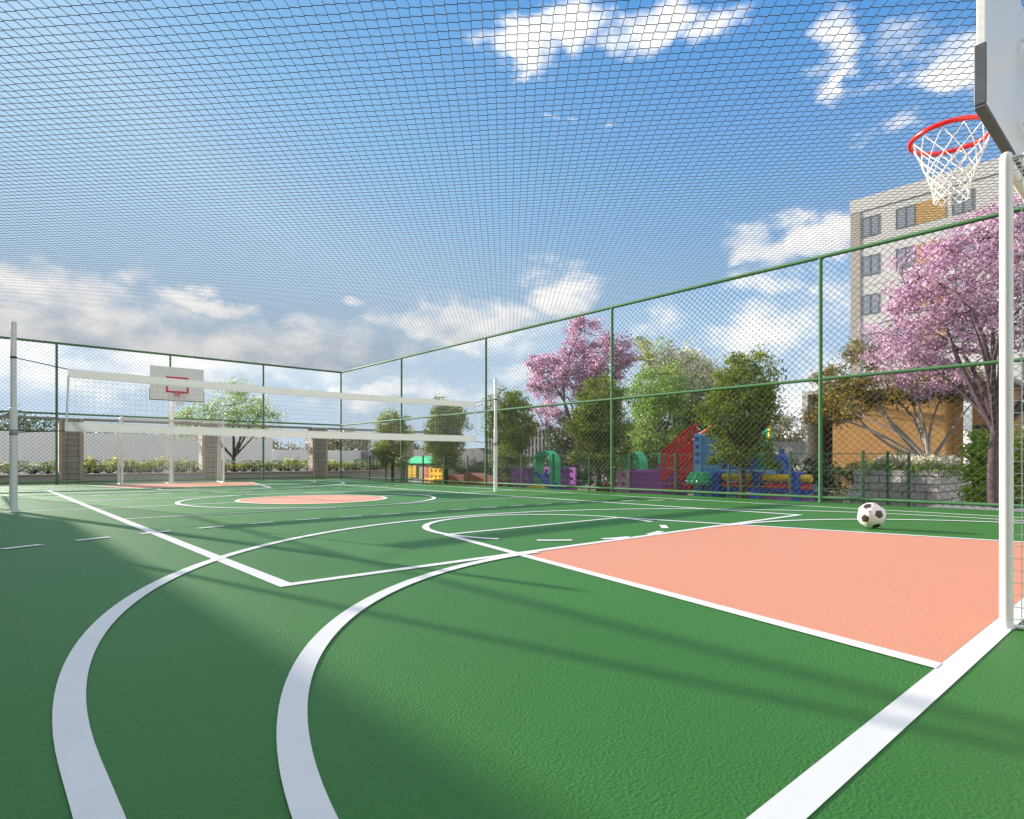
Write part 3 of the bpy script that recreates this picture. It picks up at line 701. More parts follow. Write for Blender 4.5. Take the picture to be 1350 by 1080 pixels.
def tree(name, label, base, ells, fork, tr, leaf, bark, seed, nclump=130, per=70, L=.085, Wd=.04, spread=.17, nlimb=6, group='trees', crown_name='crown', extra=None, droop=0, twigs=.6, lean=(0, 0), cat='tree', sq=(1, 1, .8)):
    rg = np.random.default_rng(seed); base = np.array(base, float)
    t = thing(name, label, cat, base, group)
    c = clumps(ells, nclump, rg) + base
    tb = MB(); f = base + np.array([lean[0], lean[1], fork])
    tp = curve(base, f, 7, rg, 0, .03)
    tb.tube(tp, list(np.linspace(tr * 1.25, tr * .8, 7)), 10)
    # limbs towards well spread clumps
    far = [c[rg.integers(len(c))]]
    while len(far) < nlimb:
        d = np.min([np.linalg.norm(c - q, axis=1) for q in far], axis=0); far.append(c[d.argmax()])
    limbs = []
    for q in far:
        p = curve(f + np.array([0, 0, -.1 * fork * rg.random()]), f + (q - f) * .92, 9, rg, .10, .09); limbs.append(p)
        tb.tube(p, list(np.linspace(tr * .55, tr * .09, 9)), 7)
    nodes = np.array([x for p in limbs for x in p[2:]])
    for q in c:
        if rg.random() > twigs: continue
        d = np.linalg.norm(nodes - q, axis=1) + .6 * np.maximum(0, nodes[:, 2] - q[2]); k = d.argmin()
        tb.tube(curve(nodes[k], q, 5, rg, .06, .08), list(np.linspace(tr * .16, tr * .04, 5)), 4, caps=False)
    part('trunk', tb, bark, t, True)
    m = per
    P = np.repeat(c, m, 0) + rg.normal(size=(len(c) * m, 3)) * spread * np.array(sq) * np.repeat(rg.uniform(.6, 1.3, (len(c), 1)), m, 0)
    V, F = leaf_quads(P, L, Wd, rg, droop)
    part(crown_name, (V, F), leaf, t)
    if extra:                                        # second foliage (blossom among leaves)
        em, ename, frac, pm = extra
        P2 = np.repeat(c[np.argsort(-c[:, 2])[:int(len(c) * frac)]], pm, 0); P2 = P2 + rg.normal(size=P2.shape) * spread * 1.05
        part(ename, leaf_quads(P2, L * 1.05, Wd * 1.9, rg), em, t)
    return t
# five clipped rounded trees in a row just beyond the right fence
ROW = 'rounded trees in a row beyond the right fence'
EL = [((0, 0, 3.4), (.85, .85, .80)), ((.1, -.1, 2.65), (1.02, 1.0, .9)), ((-.1, .15, 2.0), (.8, .85, .6)), ((.1, 0, 1.35), (.75, .8, .5))]
rows = [((16.8, 28.9, GZ), 'bushy tree beyond the right fence standing nearest the far corner of the court', .97, .2),
        ((16.8, 23.9, GZ), 'bushy tree beyond the right fence with its trunk beside the green-roofed playhouse', 1.02, 1.5),
        ((16.9, 19.4, GZ), 'bushy tree directly behind the right-hand volleyball post', 1.03, 2.9),
        ((16.8, 14.4, GZ), 'bushy tree in front of the left pink blossom tree and the perforated grey wall', 1.04, 4.1),
        ((16.9, 8.95, GZ), 'big bushy tree whose lower leaves hang before the blue play tower', 1.08, 5.2)]
proto = None
for i, (b, lab, s, rz) in enumerate(rows):
    if i in (0, 2):
        rg = np.random.default_rng(50 + i)
        pr = tree('rounded_tree', lab, b, EL if i == 0 else [((.1, 0, 3.35), (.8, .88, .85)), ((-.1, .05, 2.6), (1.05, 1.02, .85)), ((.25, .35, 1.6), (.7, .65, .8)), ((-.3, -.3, 1.45), (.6, .6, .5))], 1.25, .085, M['lf_ficus'], M['bark'], 21 + i, 230, 105, .085, .045, .125, 8, ROW)
        pr.rotation_euler.z = rz; pr.scale = (s, s, s); pro = pr
    else:
        dup(pro, b, rz, s, lab)
# background trees
tree('blossom_tree', 'tall pink blossom tree in the middle, beyond the playground and left of the palm', (22.4, 20.7, GZ),
     [((-.1, 1.9, 5.8), (1.2, 1.25, 1.2)), ((0, 1.9, 3.75), (.9, 1.0, .75)), ((0, -.7, 7.5), (.85, 1.0, .95)), ((.1, -2.1, 6.2), (1.1, 1.2, 1.25)), ((0, 0, 5.9), (1.2, 1.5, 1.4)), ((.1, -1.9, 4.6), (.8, .9, .8))],
     1.9, .16, M['bl_pink'], M['bark_purple'], 5, 300, 80, .10, .085, .16, 10, 'pink blossom trees', 'blossom', sq=(1, 1, .8))
tree('blossom_tree', 'near pink blossom tree at the right edge with thick purple-brown trunk, before the apartment block', (16.55, 2.9, GZ),
     [((1.5, 1.75, 4.75), (1.2, 1.3, 1.2)), ((.6, .8, 5.6), (1.3, 1.35, 1.05)), ((-.2, -.9, 4.9), (1.5, 1.4, 1.3)), ((1.3, 1.6, 3.55), (.95, 1.1, .55)), ((.2, -.2, 6.5), (.7, .8, .5)), ((-.3, -.7, 6.8), (.9, 1.0, .6)), ((.6, .5, 6.2), (1.0, 1.1, .7)), ((1.9, 2.2, 4.0), (1.0, 1.1, .75)), ((.7, 1.0, 4.3), (1.1, 1.1, .8)), ((-.4, -1.6, 4.0), (1.2, 1.2, .9))],
     2.1, .11, M['bl_pink'], M['bark_purple'], 8, 400, 100, .062, .052, .13, 12, 'pink blossom trees', 'blossom', sq=(1, 1, .75))
def frond_palm():
    b = np.array([26.5, 19.2, GZ]); t = thing('palm_tree', 'feathery palm rising between the pink blossom tree and the white-flowering tree', 'palm', b)
    rg = np.random.default_rng(3); top = b + np.array([0, 0, 6.6])
    part('trunk', MB().tube(curve(b, top, 8, rg, 0, .01), list(np.linspace(.17, .10, 8)), 10), M['bark_grey'], t, True)
    for k in range(19):
        a = 2 * math.pi * k / 19 + rg.normal() * .15; up = rg.uniform(.05, 1.45); Lf = rg.uniform(2.0, 2.7)
        d = np.array([math.cos(a) * math.cos(up), math.sin(a) * math.cos(up), math.sin(up)])
        pts = [top + d * Lf * q + np.array([0, 0, -.8 * (Lf * q / 2.2) ** 2.4]) for q in np.linspace(0, 1, 18)]
        m = MB(); m.tube(pts, list(np.linspace(.028, .006, 18)), 4)
        for i in range(2, 18):
            tt = pts[i] - pts[i - 1]; tt /= np.linalg.norm(tt); sd_ = np.cross(tt, (0, 0, 1)); sd_ /= np.linalg.norm(sd_) + 1e-6
            for s in (-1, 1):
                for h in (.0,):
                    p = pts[i - 1] + (pts[i] - pts[i - 1]) * h; ln = .62 * math.sin(math.pi * (.12 + .86 * i / 18)) * rg.uniform(.8, 1.1)
                    q = p + sd_ * s * ln * .8 + tt * ln * .45 + np.array([0, 0, -.28 * ln]); w = tt * .013
                    m.add([p - w, p + w, (p + q) / 2 + w * 1.2 + np.array([0, 0, .04]), q, (p + q) / 2 - w * 1.2 + np.array([0, 0, .04])], [(0, 1, 2, 3, 4)])
        part('frond', m, M['lf_palm'], t)
frond_palm()
tree('flowering_tree', 'tree sprinkled with white flowers behind the fresh green tree', (24.2, 15.6, GZ), [((0, 0, 5.2), (1.35, 1.4, 1.2)), ((.4, -.5, 3.8), (1.4, 1.6, 1.2)), ((-.3, 1.0, 4.1), (1.0, 1.0, .9))],
     1.8, .13, M['lf_mid'], M['bark'], 31, 150, 60, .11, .055, .2, 7, 'background trees beyond the playground', extra=(M['bl_white'], 'blossom', .55, 105))
tree('green_tree', 'fresh bright green tree between the fourth and fifth rounded trees of the row', (20.2, 14.3, GZ), [((0, 0, 4.1), (1.15, 1.25, 1.0)), ((.1, -.2, 2.8), (1.35, 1.45, 1.15)), ((.0, .4, 1.6), (1.1, 1.2, .8))],
     1.3, .11, M['lf_mid'], M['bark'], 32, 240, 95, .095, .05, .17, 7, 'background trees beyond the playground')
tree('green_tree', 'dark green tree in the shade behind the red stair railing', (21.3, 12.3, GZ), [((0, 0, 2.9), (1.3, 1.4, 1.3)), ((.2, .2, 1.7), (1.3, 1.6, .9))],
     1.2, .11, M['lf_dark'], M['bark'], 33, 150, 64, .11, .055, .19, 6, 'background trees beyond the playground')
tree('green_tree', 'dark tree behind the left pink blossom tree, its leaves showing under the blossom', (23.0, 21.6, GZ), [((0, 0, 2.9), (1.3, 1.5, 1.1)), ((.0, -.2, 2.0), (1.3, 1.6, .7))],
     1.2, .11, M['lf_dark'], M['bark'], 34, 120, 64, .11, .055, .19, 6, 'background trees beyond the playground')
tree('green_tree', 'small brown-tinged tree peeping out right of the big bushy tree by the play tower', (27.5, 12.6, GZ), [((0, 0, 2.5), (1.0, 1.0, .85))],
     1.2, .09, M['lf_olive'], M['bark'], 35, 60, 60, .11, .055, .19, 5, 'background trees beyond the playground')
# amber tree growing out of the block planter, bare grey stems and a flat leaning crown
tree('amber_tree', 'wide flat-crowned tree with bare grey stems growing from the grey block planter', (21.0, 5.25, .70),
     [((.25, 2.55, 2.9), (.75, .95, .55)), ((.1, 1.35, 2.55), (.85, 1.0, .42)), ((-.1, 2.2, 2.1), (.7, .9, .40)), ((.0, .2, 2.5), (.9, .9, .45)), ((.2, 1.9, 3.6), (.5, .6, .5)), ((-.2, 3.0, 1.75), (.5, .6, .38)), ((.1, -.8, 2.5), (.8, .7, .4))],
     .22, .11, M['lf_amber'], M['bark_grey'], 41, 180, 120, .085, .04, .14, 10, 'background trees beyond the playground', twigs=.8)
def sh(name, label, b, ells, leaf, seed, nc, per, L=.09, Wd=.05, spread=.12, group=None, cat='shrub'):
    return tree(name, label, b, ells, .25, .04, leaf, M['bark'], seed, nc, per, L, Wd, spread, 6, group, 'foliage', cat=cat, twigs=.3)
sh('shrub', 'tall glossy yellow-green shrub at the right, beside the near blossom tree trunk', (17.8, 3.42, GZ), [((0, 0, 1.55), (.30, .30, .5)), ((0, 0, .85), (.34, .34, .75))], M['lf_shrub'], 61, 90, 60, .085, .05, .10)
sh('shrub', 'yellow-green shrub at the right edge, seen through the net of the near goal', (18.0, 2.35, GZ), [((0, 0, 1.55), (.6, .6, .5)), ((0, 0, .85), (.6, .6, .75))], M['lf_shrub'], 62, 90, 60, .085, .05, .12)
# dark hedges and undergrowth behind the playground
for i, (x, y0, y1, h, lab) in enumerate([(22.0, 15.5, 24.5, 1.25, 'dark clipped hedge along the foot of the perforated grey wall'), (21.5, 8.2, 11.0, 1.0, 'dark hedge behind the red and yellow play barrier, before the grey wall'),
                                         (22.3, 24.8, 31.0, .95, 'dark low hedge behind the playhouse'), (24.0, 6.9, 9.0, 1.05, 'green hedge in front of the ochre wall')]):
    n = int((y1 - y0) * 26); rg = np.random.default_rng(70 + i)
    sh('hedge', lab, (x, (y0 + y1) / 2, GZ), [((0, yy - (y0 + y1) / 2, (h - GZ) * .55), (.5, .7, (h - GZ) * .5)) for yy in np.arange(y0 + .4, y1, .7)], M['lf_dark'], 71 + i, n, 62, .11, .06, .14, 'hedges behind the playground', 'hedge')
# far side, beyond the wall
tree('pale_tree', 'pale green airy tree behind the far goal, right of the far basketball board', (11.2, 37.2, GZ), [((0, 0, 4.6), (1.6, 1.5, 1.2)), ((1.3, .3, 3.7), (1.5, 1.4, .95)), ((-1.7, 0, 3.6), (1.5, 1.3, .9)), ((.3, 0, 5.5), (.8, .8, .6)), ((-3.0, 0, 3.1), (.8, .8, .5))],
     1.6, .12, M['lf_pale'], M['bark'], 81, 170, 56, .13, .06, .26, 9, 'trees beyond the far wall')
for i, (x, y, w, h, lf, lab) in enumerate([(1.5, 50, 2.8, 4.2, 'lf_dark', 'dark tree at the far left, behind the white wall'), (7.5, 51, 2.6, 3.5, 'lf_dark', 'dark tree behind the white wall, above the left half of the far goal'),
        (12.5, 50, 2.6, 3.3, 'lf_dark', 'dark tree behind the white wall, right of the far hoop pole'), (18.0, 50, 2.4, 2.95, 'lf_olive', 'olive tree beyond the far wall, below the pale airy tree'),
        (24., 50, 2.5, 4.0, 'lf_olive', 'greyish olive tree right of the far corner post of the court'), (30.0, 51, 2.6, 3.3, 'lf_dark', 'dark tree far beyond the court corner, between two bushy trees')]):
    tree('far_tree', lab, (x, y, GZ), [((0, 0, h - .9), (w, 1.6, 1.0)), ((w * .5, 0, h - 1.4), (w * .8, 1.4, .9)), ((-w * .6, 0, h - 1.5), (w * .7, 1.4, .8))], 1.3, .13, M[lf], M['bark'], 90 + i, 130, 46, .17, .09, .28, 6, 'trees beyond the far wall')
# flowering plants and broad-leaved plants
def broad_plant(name, label, b, leaf, seed, n=26, h=.8, group=None):
    rg = np.random.default_rng(seed); b = np.array(b, float); t = thing(name, label, 'plant', b, group); V = MB(); stm = MB()
    for k in range(n):
        a = rg.uniform(0, 2 * math.pi); e = rg.uniform(.35, 1.3); ln = h * rg.uniform(.55, 1.05)
        d = np.array([math.cos(a) * math.cos(e), math.sin(a) * math.cos(e), math.sin(e)]); p = b + d * ln
        sd_ = np.cross(d, (0, 0, 1)); sd_ /= np.linalg.norm(sd_); l2 = .36 * rg.uniform(.7, 1.2); o = np.array([math.cos(a), math.sin(a), -.25]) * l2
        stm.tube([b, b + d * ln * .5, p], [.012, .009, .006], 4)
        V.add([p, p + o * .45 + sd_ * l2 * .3, p + o, p + o * .45 - sd_ * l2 * .3, p + o * .5 + np.array([0, 0, .03])], [(0, 1, 4), (1, 2, 4), (2, 3, 4), (3, 0, 4)])
    part('stems', stm, M['bark'], t); part('leaves', V, leaf, t)
    return t
pY = broad_plant('leafy_plant', 'yellow-leaved plant in the bed behind the far wall', (.6, 35.4, .35), M['lf_yellow'], 5, 40, .85, 'plants in the bed behind the far wall')
pG = broad_plant('leafy_plant', 'dark green broad-leaved plant in the bed behind the far wall', (1.3, 35.4, .35), M['lf_mid'], 6, 40, .72, 'plants in the bed behind the far wall')
pP = broad_plant('leafy_plant', 'pale green broad-leaved plant in the bed behind the far wall', (2.0, 35.5, .35), M['lf_pale'], 7, 36, .72, 'plants in the bed behind the far wall')
rg = np.random.default_rng(44); x = 2.5; k = 0
seqs = 'GYYGYPYGYYGYPGYYGYYGPYGYYGPYGYYGYPGYYGYGPY'
while x < 21.5:
    dup({'Y': pY, 'G': pG, 'P': pP}[seqs[k % len(seqs)]], (x, 35.3 + rg.uniform(-.4, .4), .33), rg.uniform(0, 6.3), rg.uniform(.8, 1.2)); x += rg.uniform(.38, .62); k += 1
single('planting_bed', MB().box(-4, 24, 34.6, 36.6, GZ, .33), M['soil'], (10, 35.5, GZ), kind='structure')

# ================================================================ WALLS BEYOND THE FAR FENCE
t = thing('boundary_wall', 'low grey wall with block pillars and a long top beam behind the far fence', 'wall', (9, 34, GZ))
WY0, WY1 = 33.5, 34.2
px_ = [-2.55, 3.25, 9.05, 14.8, 20.6]
edges = [-6] + px_ + [24]
for i, x in enumerate(px_):
    part('pillar', MB().box(x - .30, x + .30, WY0, WY1 + .15, GZ, 2.90), M['pillar_block'], t)
    part('pillar_frame', MB().box(x - .45, x - .303, WY0 + .04, WY1, GZ, 2.90).box(x + .303, x + .45, WY0 + .04, WY1, GZ, 2.90), M['plaster_pink'], t)
for a, b in zip(edges[:-1], edges[1:]):
    part('parapet', MB().box(a + .455, b - .455, WY0 + .1, WY1 - .05, GZ, .34), M['concrete'], t)
    part('sill', MB().box(a + .455, b - .455, WY0 + .05, WY1, .343, .41, b=.01), M['plaster_pink'], t)
    part('top_beam', MB().box(a + .455, b - .455, WY0 + .08, WY1 - .1, 2.82, 2.92), M['dark_beam'], t)
    g = MB()
    A = [(x, WY1 - .3, .41) for x in np.arange(a + .6, b - .5, .24)]; B = [(q[0], q[1], 2.78) for q in A]
    A += [(a + .46, WY1 - .3, 2.4)]; B += [(b - .46, WY1 - .3, 2.4)]
    part('railing', rods(A, B, .006, 5), M['pole_grey'], t)
single('plain_wall', MB().box(-8, 16.6, 46.0, 46.4, GZ, 2.72), M['plaster_white'], (3, 46.2, GZ), 'tall plain white wall behind the plants at the far left', 'wall')
single('plain_wall', MB().box(16.7, 30.0, 46.6, 47.0, GZ, 1.84), M['plaster_white'], (23, 46.8, GZ), 'lower plain white wall behind the far corner of the court', 'wall')
# side walls beyond the playground
single('plain_wall', MB().box(24.0, 24.3, 10.1, 16.5, GZ, 1.75), M['concrete'], (24.1, 12, GZ), 'low dark grey wall behind the hedge and the play barrier', 'wall')
single('plain_wall', MB().box(24.0, 24.3, 30.05, 46.4, GZ, 1.80), mat('slate_wall', (.16, .16, .175), .9, var=.12, vscale=3), (24.1, 38, GZ), 'dark grey wall beyond the playhouse, left of the perforated wall', 'wall')
def screen():
    t = thing('perforated_wall', 'grey perforated block wall seen beneath the left pink blossom tree', 'wall', (24.1, 23, GZ))
    m = MB(); y0, y1, z1 = 16.6, 30.0, 2.75; py, pz, w = .30, .50, .17
    m.box(24.0, 24.3, y0, y1, GZ, .25)
    y = y0
    while y < y1: m.box(24.0, 24.3, y, y + py - w + .02, .25, z1); y += py
    z = .25
    while z < z1: m.box(24.02, 24.28, y0, y1, z, z + .11); z += pz
    m.box(24.0 - .01, 24.31, y0, y1, z1, z1 + .10)
    part('blocks', m, mat('screen_block', (.20, .20, .215), .9, var=.12, vscale=3), t)
    return t
screen()
single('backing_wall', MB().box(24.9, 25.2, 16.6, 31, GZ, 2.6), M['brown'], (25, 24, GZ), 'dark wall standing behind the perforated grey wall', 'wall')
t = thing('low_building', 'low white flat-roofed building right of the big bushy tree', 'building', (38, 18, GZ))
part('wall', MB().box(36.6, 44, 12.0, 26, GZ, 2.35), M['concrete'], t)
part('roof_band', MB().box(36.3, 44.3, 11.8, 26.2, 2.353, 2.95, b=.02), M['plaster_white'], t)

# ochre annex with a recessed dark entrance
t = thing('annex_building', 'low ochre-walled annex with a dark recessed porch, behind the block planter', 'building', (31, 9, GZ))
AX = 30.0
part('wall', MB().box(AX, AX + 5, 6.95, 11.38, GZ, 4.15), M['ochre'], t)
part('porch', MB().box(AX + 1.9, AX + 5, 11.383, 12.48, GZ, 4.15), M['brown'], t)
part('side_wall', MB().box(AX - .1, AX + 5, 12.483, 12.75, GZ, 4.35), M['concrete'], t)
part('roof_slab', MB().box(AX - .12, AX + 5.1, 4.9, 12.48, 4.153, 4.36, b=.02), M['pilaster'], t)
part('recess_wall', MB().box(AX + 1.2, AX + 5, 5.2, 6.947, GZ, 4.15), mat('ochre_shade_wall', (.36, .20, .075), .85, var=.1, vscale=3), t)
part('column', MB().box(AX - .1, AX + .14, 6.05, 6.3, GZ, 4.15), M['plaster_white'], t)
part('door', MB().box(AX + 1.15, AX + 1.197, 5.6, 6.4, GZ, 2.5), M['brown'], t)

# ================================================================ APARTMENT BLOCK
def block():
    X = 62.0
    t = thing('apartment_building', 'tall white apartment block with tan brick panels at the right', 'building', (70, 5, GZ))
    yw = lambda u: onX(u, 400, X)[1]
    yL = yw(1121.5); yP = yw(1134.5); yend = -45
    top = 1 + (Y0 - 266) / FOC * (X / sight(1121.5)[0])
    F0 = 3.62                                  # storey height
    part('wall', MB().box(X, X + 16, yend, yP, GZ, top - 1.25), M['facade'], t)
    part('corner_pilaster', MB().box(X - .06, X + 16, yP + .003, yL, GZ, top - 1.25), M['pilaster'], t)
    part('parapet', MB().box(X - .10, X + 16.1, yend - .1, yL + .05, top - 1.247, top), M['facade'], t)
    zc0 = 1 + (Y0 - 298.5) / FOC * (X / sight(1147)[0])      # centre of the top windows
    cols = [(yw(1159), yw(1135.8)), (yw(1207), yw(1181))]
    pan = (yw(1247), yw(1207.5))
    c3 = (yw(1283), yw(1255))
    cols.append(c3)
    step = (yw(1121.5) - c3[0]) + 1.2
    y = c3[0] - 3.2
    while y > yend + 4: cols.append((y - 2.0, y)); y -= 5.4
    n = 7
    for k in range(n):
        zc = zc0 - k * F0
        if zc < 1: break
        for (a, b) in cols:
            w = part('window', MB().box(X - .045, X + .02, a, a + .09, zc - .92, zc + .92).box(X - .045, X + .02, b - .09, b, zc - .92, zc + .92).box(X - .045, X + .02, a + .09, b - .09, zc + .83, zc + .92)
                     .box(X - .045, X + .02, a + .09, b - .09, zc - .92, zc - .83).box(X - .05, X + .02, (a + b) / 2 - .035, (a + b) / 2 + .035, zc - .83, zc + .83), M['frame'], t)
            part('pane', MB().box(X - .02, X - .012, a + .09, b - .09, zc - .83, zc + .83), M['glass'], w)
        part('brick_panel', MB().box(X - .035, X + .01, pan[0], pan[1], zc - .92, zc + .92), M['tanbrick'], t)
        part('floor_joint', MB().box(X - .012, X + .01, yend, yP, zc + 1.735, zc + 1.765).box(X - .075, X - .055, yP + .003, yL, zc + 1.735, zc + 1.765), M['joint'], t)
block()
# long neighbouring building to the left of the court: its roof edge shades the near left corner
def left_block():
    x1, y0, y1, h = -5.2, -30, 39.0, 8.12
    t = thing('neighbour_building', 'long plain pale building left of the court that shades the near corner', 'building', (x1 - 4, 5, GZ))
    part('wall', MB().box(x1 - 9, x1, y0, y1, GZ, h - .3), M['facade'], t); part('roof_edge', MB().box(x1 - 9.1, x1 + .08, y0 - .1, y1 + .1, h - .297, h), M['concrete'], t)
    for k in range(8):
        for z in (1.6, 5.0):
            y = y0 + 6 + k * 8
            w = part('window', MB().box(x1 - .02, x1 + .05, y, y + 2, z, z + 1.8), M['frame'], t); part('pane', MB().box(x1 + .051, x1 + .056, y + .1, y + 1.9, z + .1, z + 1.7), M['glass'], w)
left_block()

# ================================================================ PLANTER
t = thing('block_planter', 'square grey concrete-block planter beyond the right fence, topped with green and white plants', 'planter', (21, 6, GZ))
PX0, PX1, PY0, PY1, PZ = 20.1, 23.3, 4.8, 7.0, .72
pw = .28
part('block_wall', MB().box(PX0, PX1, PY0, PY0 + pw, GZ, PZ).box(PX0, PX0 + pw, PY0 + pw + .001, PY1, GZ, PZ).box(PX1 - pw, PX1, PY0 + pw + .001, PY1, GZ, PZ).box(PX0 + pw + .001, PX1 - pw - .001, PY1 - pw, PY1, GZ, PZ), M['block'], t)
part('soil', MB().box(PX0 + pw + .001, PX1 - pw - .001, PY0 + pw + .001, PY1 - pw - .001, GZ, PZ - .06), M['soil'], t)
sh('planter_greenery', 'low dark green ground plants filling the top of the block planter', (21.4, 5.9, PZ - .06), [((x, y, .1), (.5, .5, .22)) for x in (-.9, -.2, .6) for y in (-.7, -.1, .6)], M['lf_mid'], 64, 160, 50, .09, .035, .10, cat='plant')
sh('white_flowers', 'mound of small white flowers at the near corner of the block planter', (20.75, 5.35, PZ - .02), [((x, y, .28), (.35, .4, .13)) for x in (-.2, .5) for y in (-.3, .2, .8)], M['bl_white'], 65, 110, 60, .05, .045, .07, cat='plant')

# ================================================================ PLAYGROUND
def pg(name, label, u, X, cat='play equipment', group=None): 
    p = onX(u, 650, X); return thing(name, label, cat, (X, p[1], GZ), group)
def R_(u0, u1, v0, v1, X):           # rectangle on the plane X: (y0,y1,z0,z1)
    a = onX(u0, v0, X); b = onX(u1, v1, X); um = (u0 + u1) / 2
    return min(a[1], b[1]), max(a[1], b[1]), onX(um, v1, X)[2], onX(um, v0, X)[2]
def arch(mb, X0, X1, yc, w, z0, z1, th, mi=0):
    """round-topped doorway frame across Y"""
    ro = w / 2; ri = ro - th; out = []; zc = z1 - ro
    o = [(yc - ro, z0)] + [(yc - ro * math.cos(a), zc + ro * math.sin(a)) for a in np.linspace(0, math.pi, 17)] + [(yc + ro, z0)]
    i_ = [(yc - ri, z0)] + [(yc - ri * math.cos(a), zc + ri * math.sin(a)) for a in np.linspace(0, math.pi, 17)] + [(yc + ri, z0)]
    n = len(o); V = []
    for x in (X0, X1): V += [(x, p[0], p[1]) for p in o] + [(x, p[0], p[1]) for p in i_]
    F = []
    for k in range(n - 1):
        F += [(k, k + 1, n + k + 1, n + k), (2 * n + k + 1, 2 * n + k, 3 * n + k, 3 * n + k + 1), (k + 1, k, 2 * n + k, 2 * n + k + 1), (n + k, n + k + 1, 3 * n + k + 1, 3 * n + k)]
    return mb.add(V, F, mi)
def panel_holes(mb, x0, x1, y0, y1, z0, z1, ny, nz, fill=.5):
    """panel with a grid of square holes, built from bars"""
    py, pz = (y1 - y0) / ny, (z1 - z0) / nz; wy, wz = py * (1 - fill), pz * (1 - fill)
    for i in range(ny + 1):
        yc = y0 + i * py; mb.box(x0, x1, max(y0, yc - wy / 2), min(y1, yc + wy / 2), z0, z1)
    for i in range(ny):
        for j in range(nz + 1):
            zc = z0 + j * pz; mb.box(x0 + .002, x1 - .002, y0 + i * py + wy / 2 + .0005, y0 + (i + 1) * py - wy / 2 - .0005, max(z0, zc - wz / 2), min(z1, zc + wz / 2))
    return mb
def slide(mb, X, y_hi, y_lo, z_hi, z_lo, w, lip=.12):
    """curved chute running along Y, lips both sides"""
    V = []; N = 14
    for i in range(N + 1):
        q = i / N; y = y_hi + (y_lo - y_hi) * q; z = z_hi + (z_lo - z_hi) * (q * q * (3 - 2 * q) * .6 + q * .4)
        V += [(X, y, z + lip), (X + .035, y, z + lip), (X + .05, y, z), (X + w - .05, y, z), (X + w - .035, y, z + lip), (X + w, y, z + lip), (X + w, y, z - .04), (X, y, z - .04)]
    F = [tuple(range(8)), tuple(reversed(range(8 * N, 8 * N + 8)))]
    for i in range(N):
        for j in range(8): F.append((8 * i + j, 8 * i + 8 + j, 8 * i + 8 + (j + 1) % 8, 8 * i + (j + 1) % 8))
    return mb.add(V, F)
# 1 little playhouse with a green roof
X = 19.4; t = pg('playhouse', 'small grey playhouse with green roof and yellow shutters, between two bushy trees', 555, X)
y0, y1, z0, z1 = R_(538, 572, 611, 640, X)
part('wall', MB().box(X, X + 1.5, y0, y1, GZ, z1), M['p_grey'], t)
part('roof', MB().add([(X - .15, y0 - .2, z1), (X + 1.65, y0 - .2, z1), (X + 1.65, y1 + .2, z1), (X - .15, y1 + .2, z1), (X + .3, y0 + .2, z1 + .42), (X + 1.2, y0 + .2, z1 + .42), (X + 1.2, y1 - .2, z1 + .42), (X + .3, y1 - .2, z1 + .42)],
     [(3, 2, 1, 0), (4, 5, 6, 7), (0, 1, 5, 4), (1, 2, 6, 5), (2, 3, 7, 6), (3, 0, 4, 7)]), M['p_green'], t)
for a, b in ((.64, .8), (.82, .97)):
    part('shutter', MB().box(X - .06, X - .002, y0 + (y1 - y0) * a, y0 + (y1 - y0) * b, .0, z1 - .12, b=.02), M['p_yellow'], t)
part('door', MB().box(X - .05, X - .002, y0 + .12, y0 + (y1 - y0) * .38, GZ, z1 - .2, b=.015), M['p_orange'], t)
# 2 yellow activity panel and orange tunnels
X = 18.9; t = pg('activity_panel', 'yellow and orange activity panel right of the green-roofed playhouse', 575, X); y0, y1, z0, z1 = R_(566, 583, 617, 640, X)
part('panel', panel_holes(MB(), X, X + .14, y0, y1, GZ, z1, 3, 3, .45), M['p_yellow'], t); part('ledge', MB().box(X - .5, X - .002, y0, y1, -.1, .02, b=.03), M['p_yellow'], t)
part('backing', MB().box(X + .3, X + .4, y0, y1, GZ, z1 - .05), M['p_orange'], t)
def tunnel(label, u0, u1, v0, X):
    t = pg('crawl_tunnel', label, (u0 + u1) / 2, X, group='terracotta crawl tunnels'); y0, y1, z0, z1 = R_(u0, u1, v0, 640, X)
    o = [(y0, GZ), (y1, GZ), (y1, z1 - .25), (y1 - .12, z1 - .05), (y1 - .3, z1), (y0 + (y1 - y0) * .35, z1 - .18), (y0, z1 - .42)]
    part('shell', MB().prism(o, 'x', X, X + 1.0), M['p_orange'], t)
    part('rim', MB().tube([(X - .01, p[0], p[1]) for p in o[2:]], .05, 8), M['p_orange'], t, True)
tunnel('terracotta crawl tunnel left of the larger one, beside a bushy tree trunk', 590, 609, 626, 18.2)
tunnel('larger terracotta crawl tunnel with sloping back, just left of the right volleyball post', 612, 641, 624, 18.0)
# 3 purple climber with green arch
X = 18.4; t = pg('play_cube', 'purple play cube with green arch and blue slide, right of the volleyball post', 700, X)
y0, y1, z0, z1 = R_(672, 704, 616, 645, X)
part('wall_panel', panel_holes(MB(), X, X + .12, y0, y1, GZ, z1, 3, 3, .42), M['p_purple'], t)
part('back_panel', panel_holes(MB(), X + 1.6, X + 1.72, y0 - 1.0, y1, GZ, z1, 5, 3, .42), M['p_purple'], t)
part('inner_panel', MB().box(X + .35, X + .42, y0 + .3, y1 - .3, GZ, z1 - .15), M['p_dgreen'], t)
yA = R_(702, 727, 594, 645, X)
part('arch', arch(MB(), X + .02, X + .55, (yA[0] + yA[1]) / 2, yA[1] - yA[0], GZ, yA[3], .16), M['p_green'], t)
part('post', MB().box(X + 1.2, X + 1.4, y1 - .6, y1 - .35, GZ, 1.32), M['p_dgreen'], t)
q = R_(713, 730, 625, 645, X); part('slide', slide(MB(), X - .35, q[1], q[0] - .2, q[3], -.2, .6), M['p_blue'], t, True)
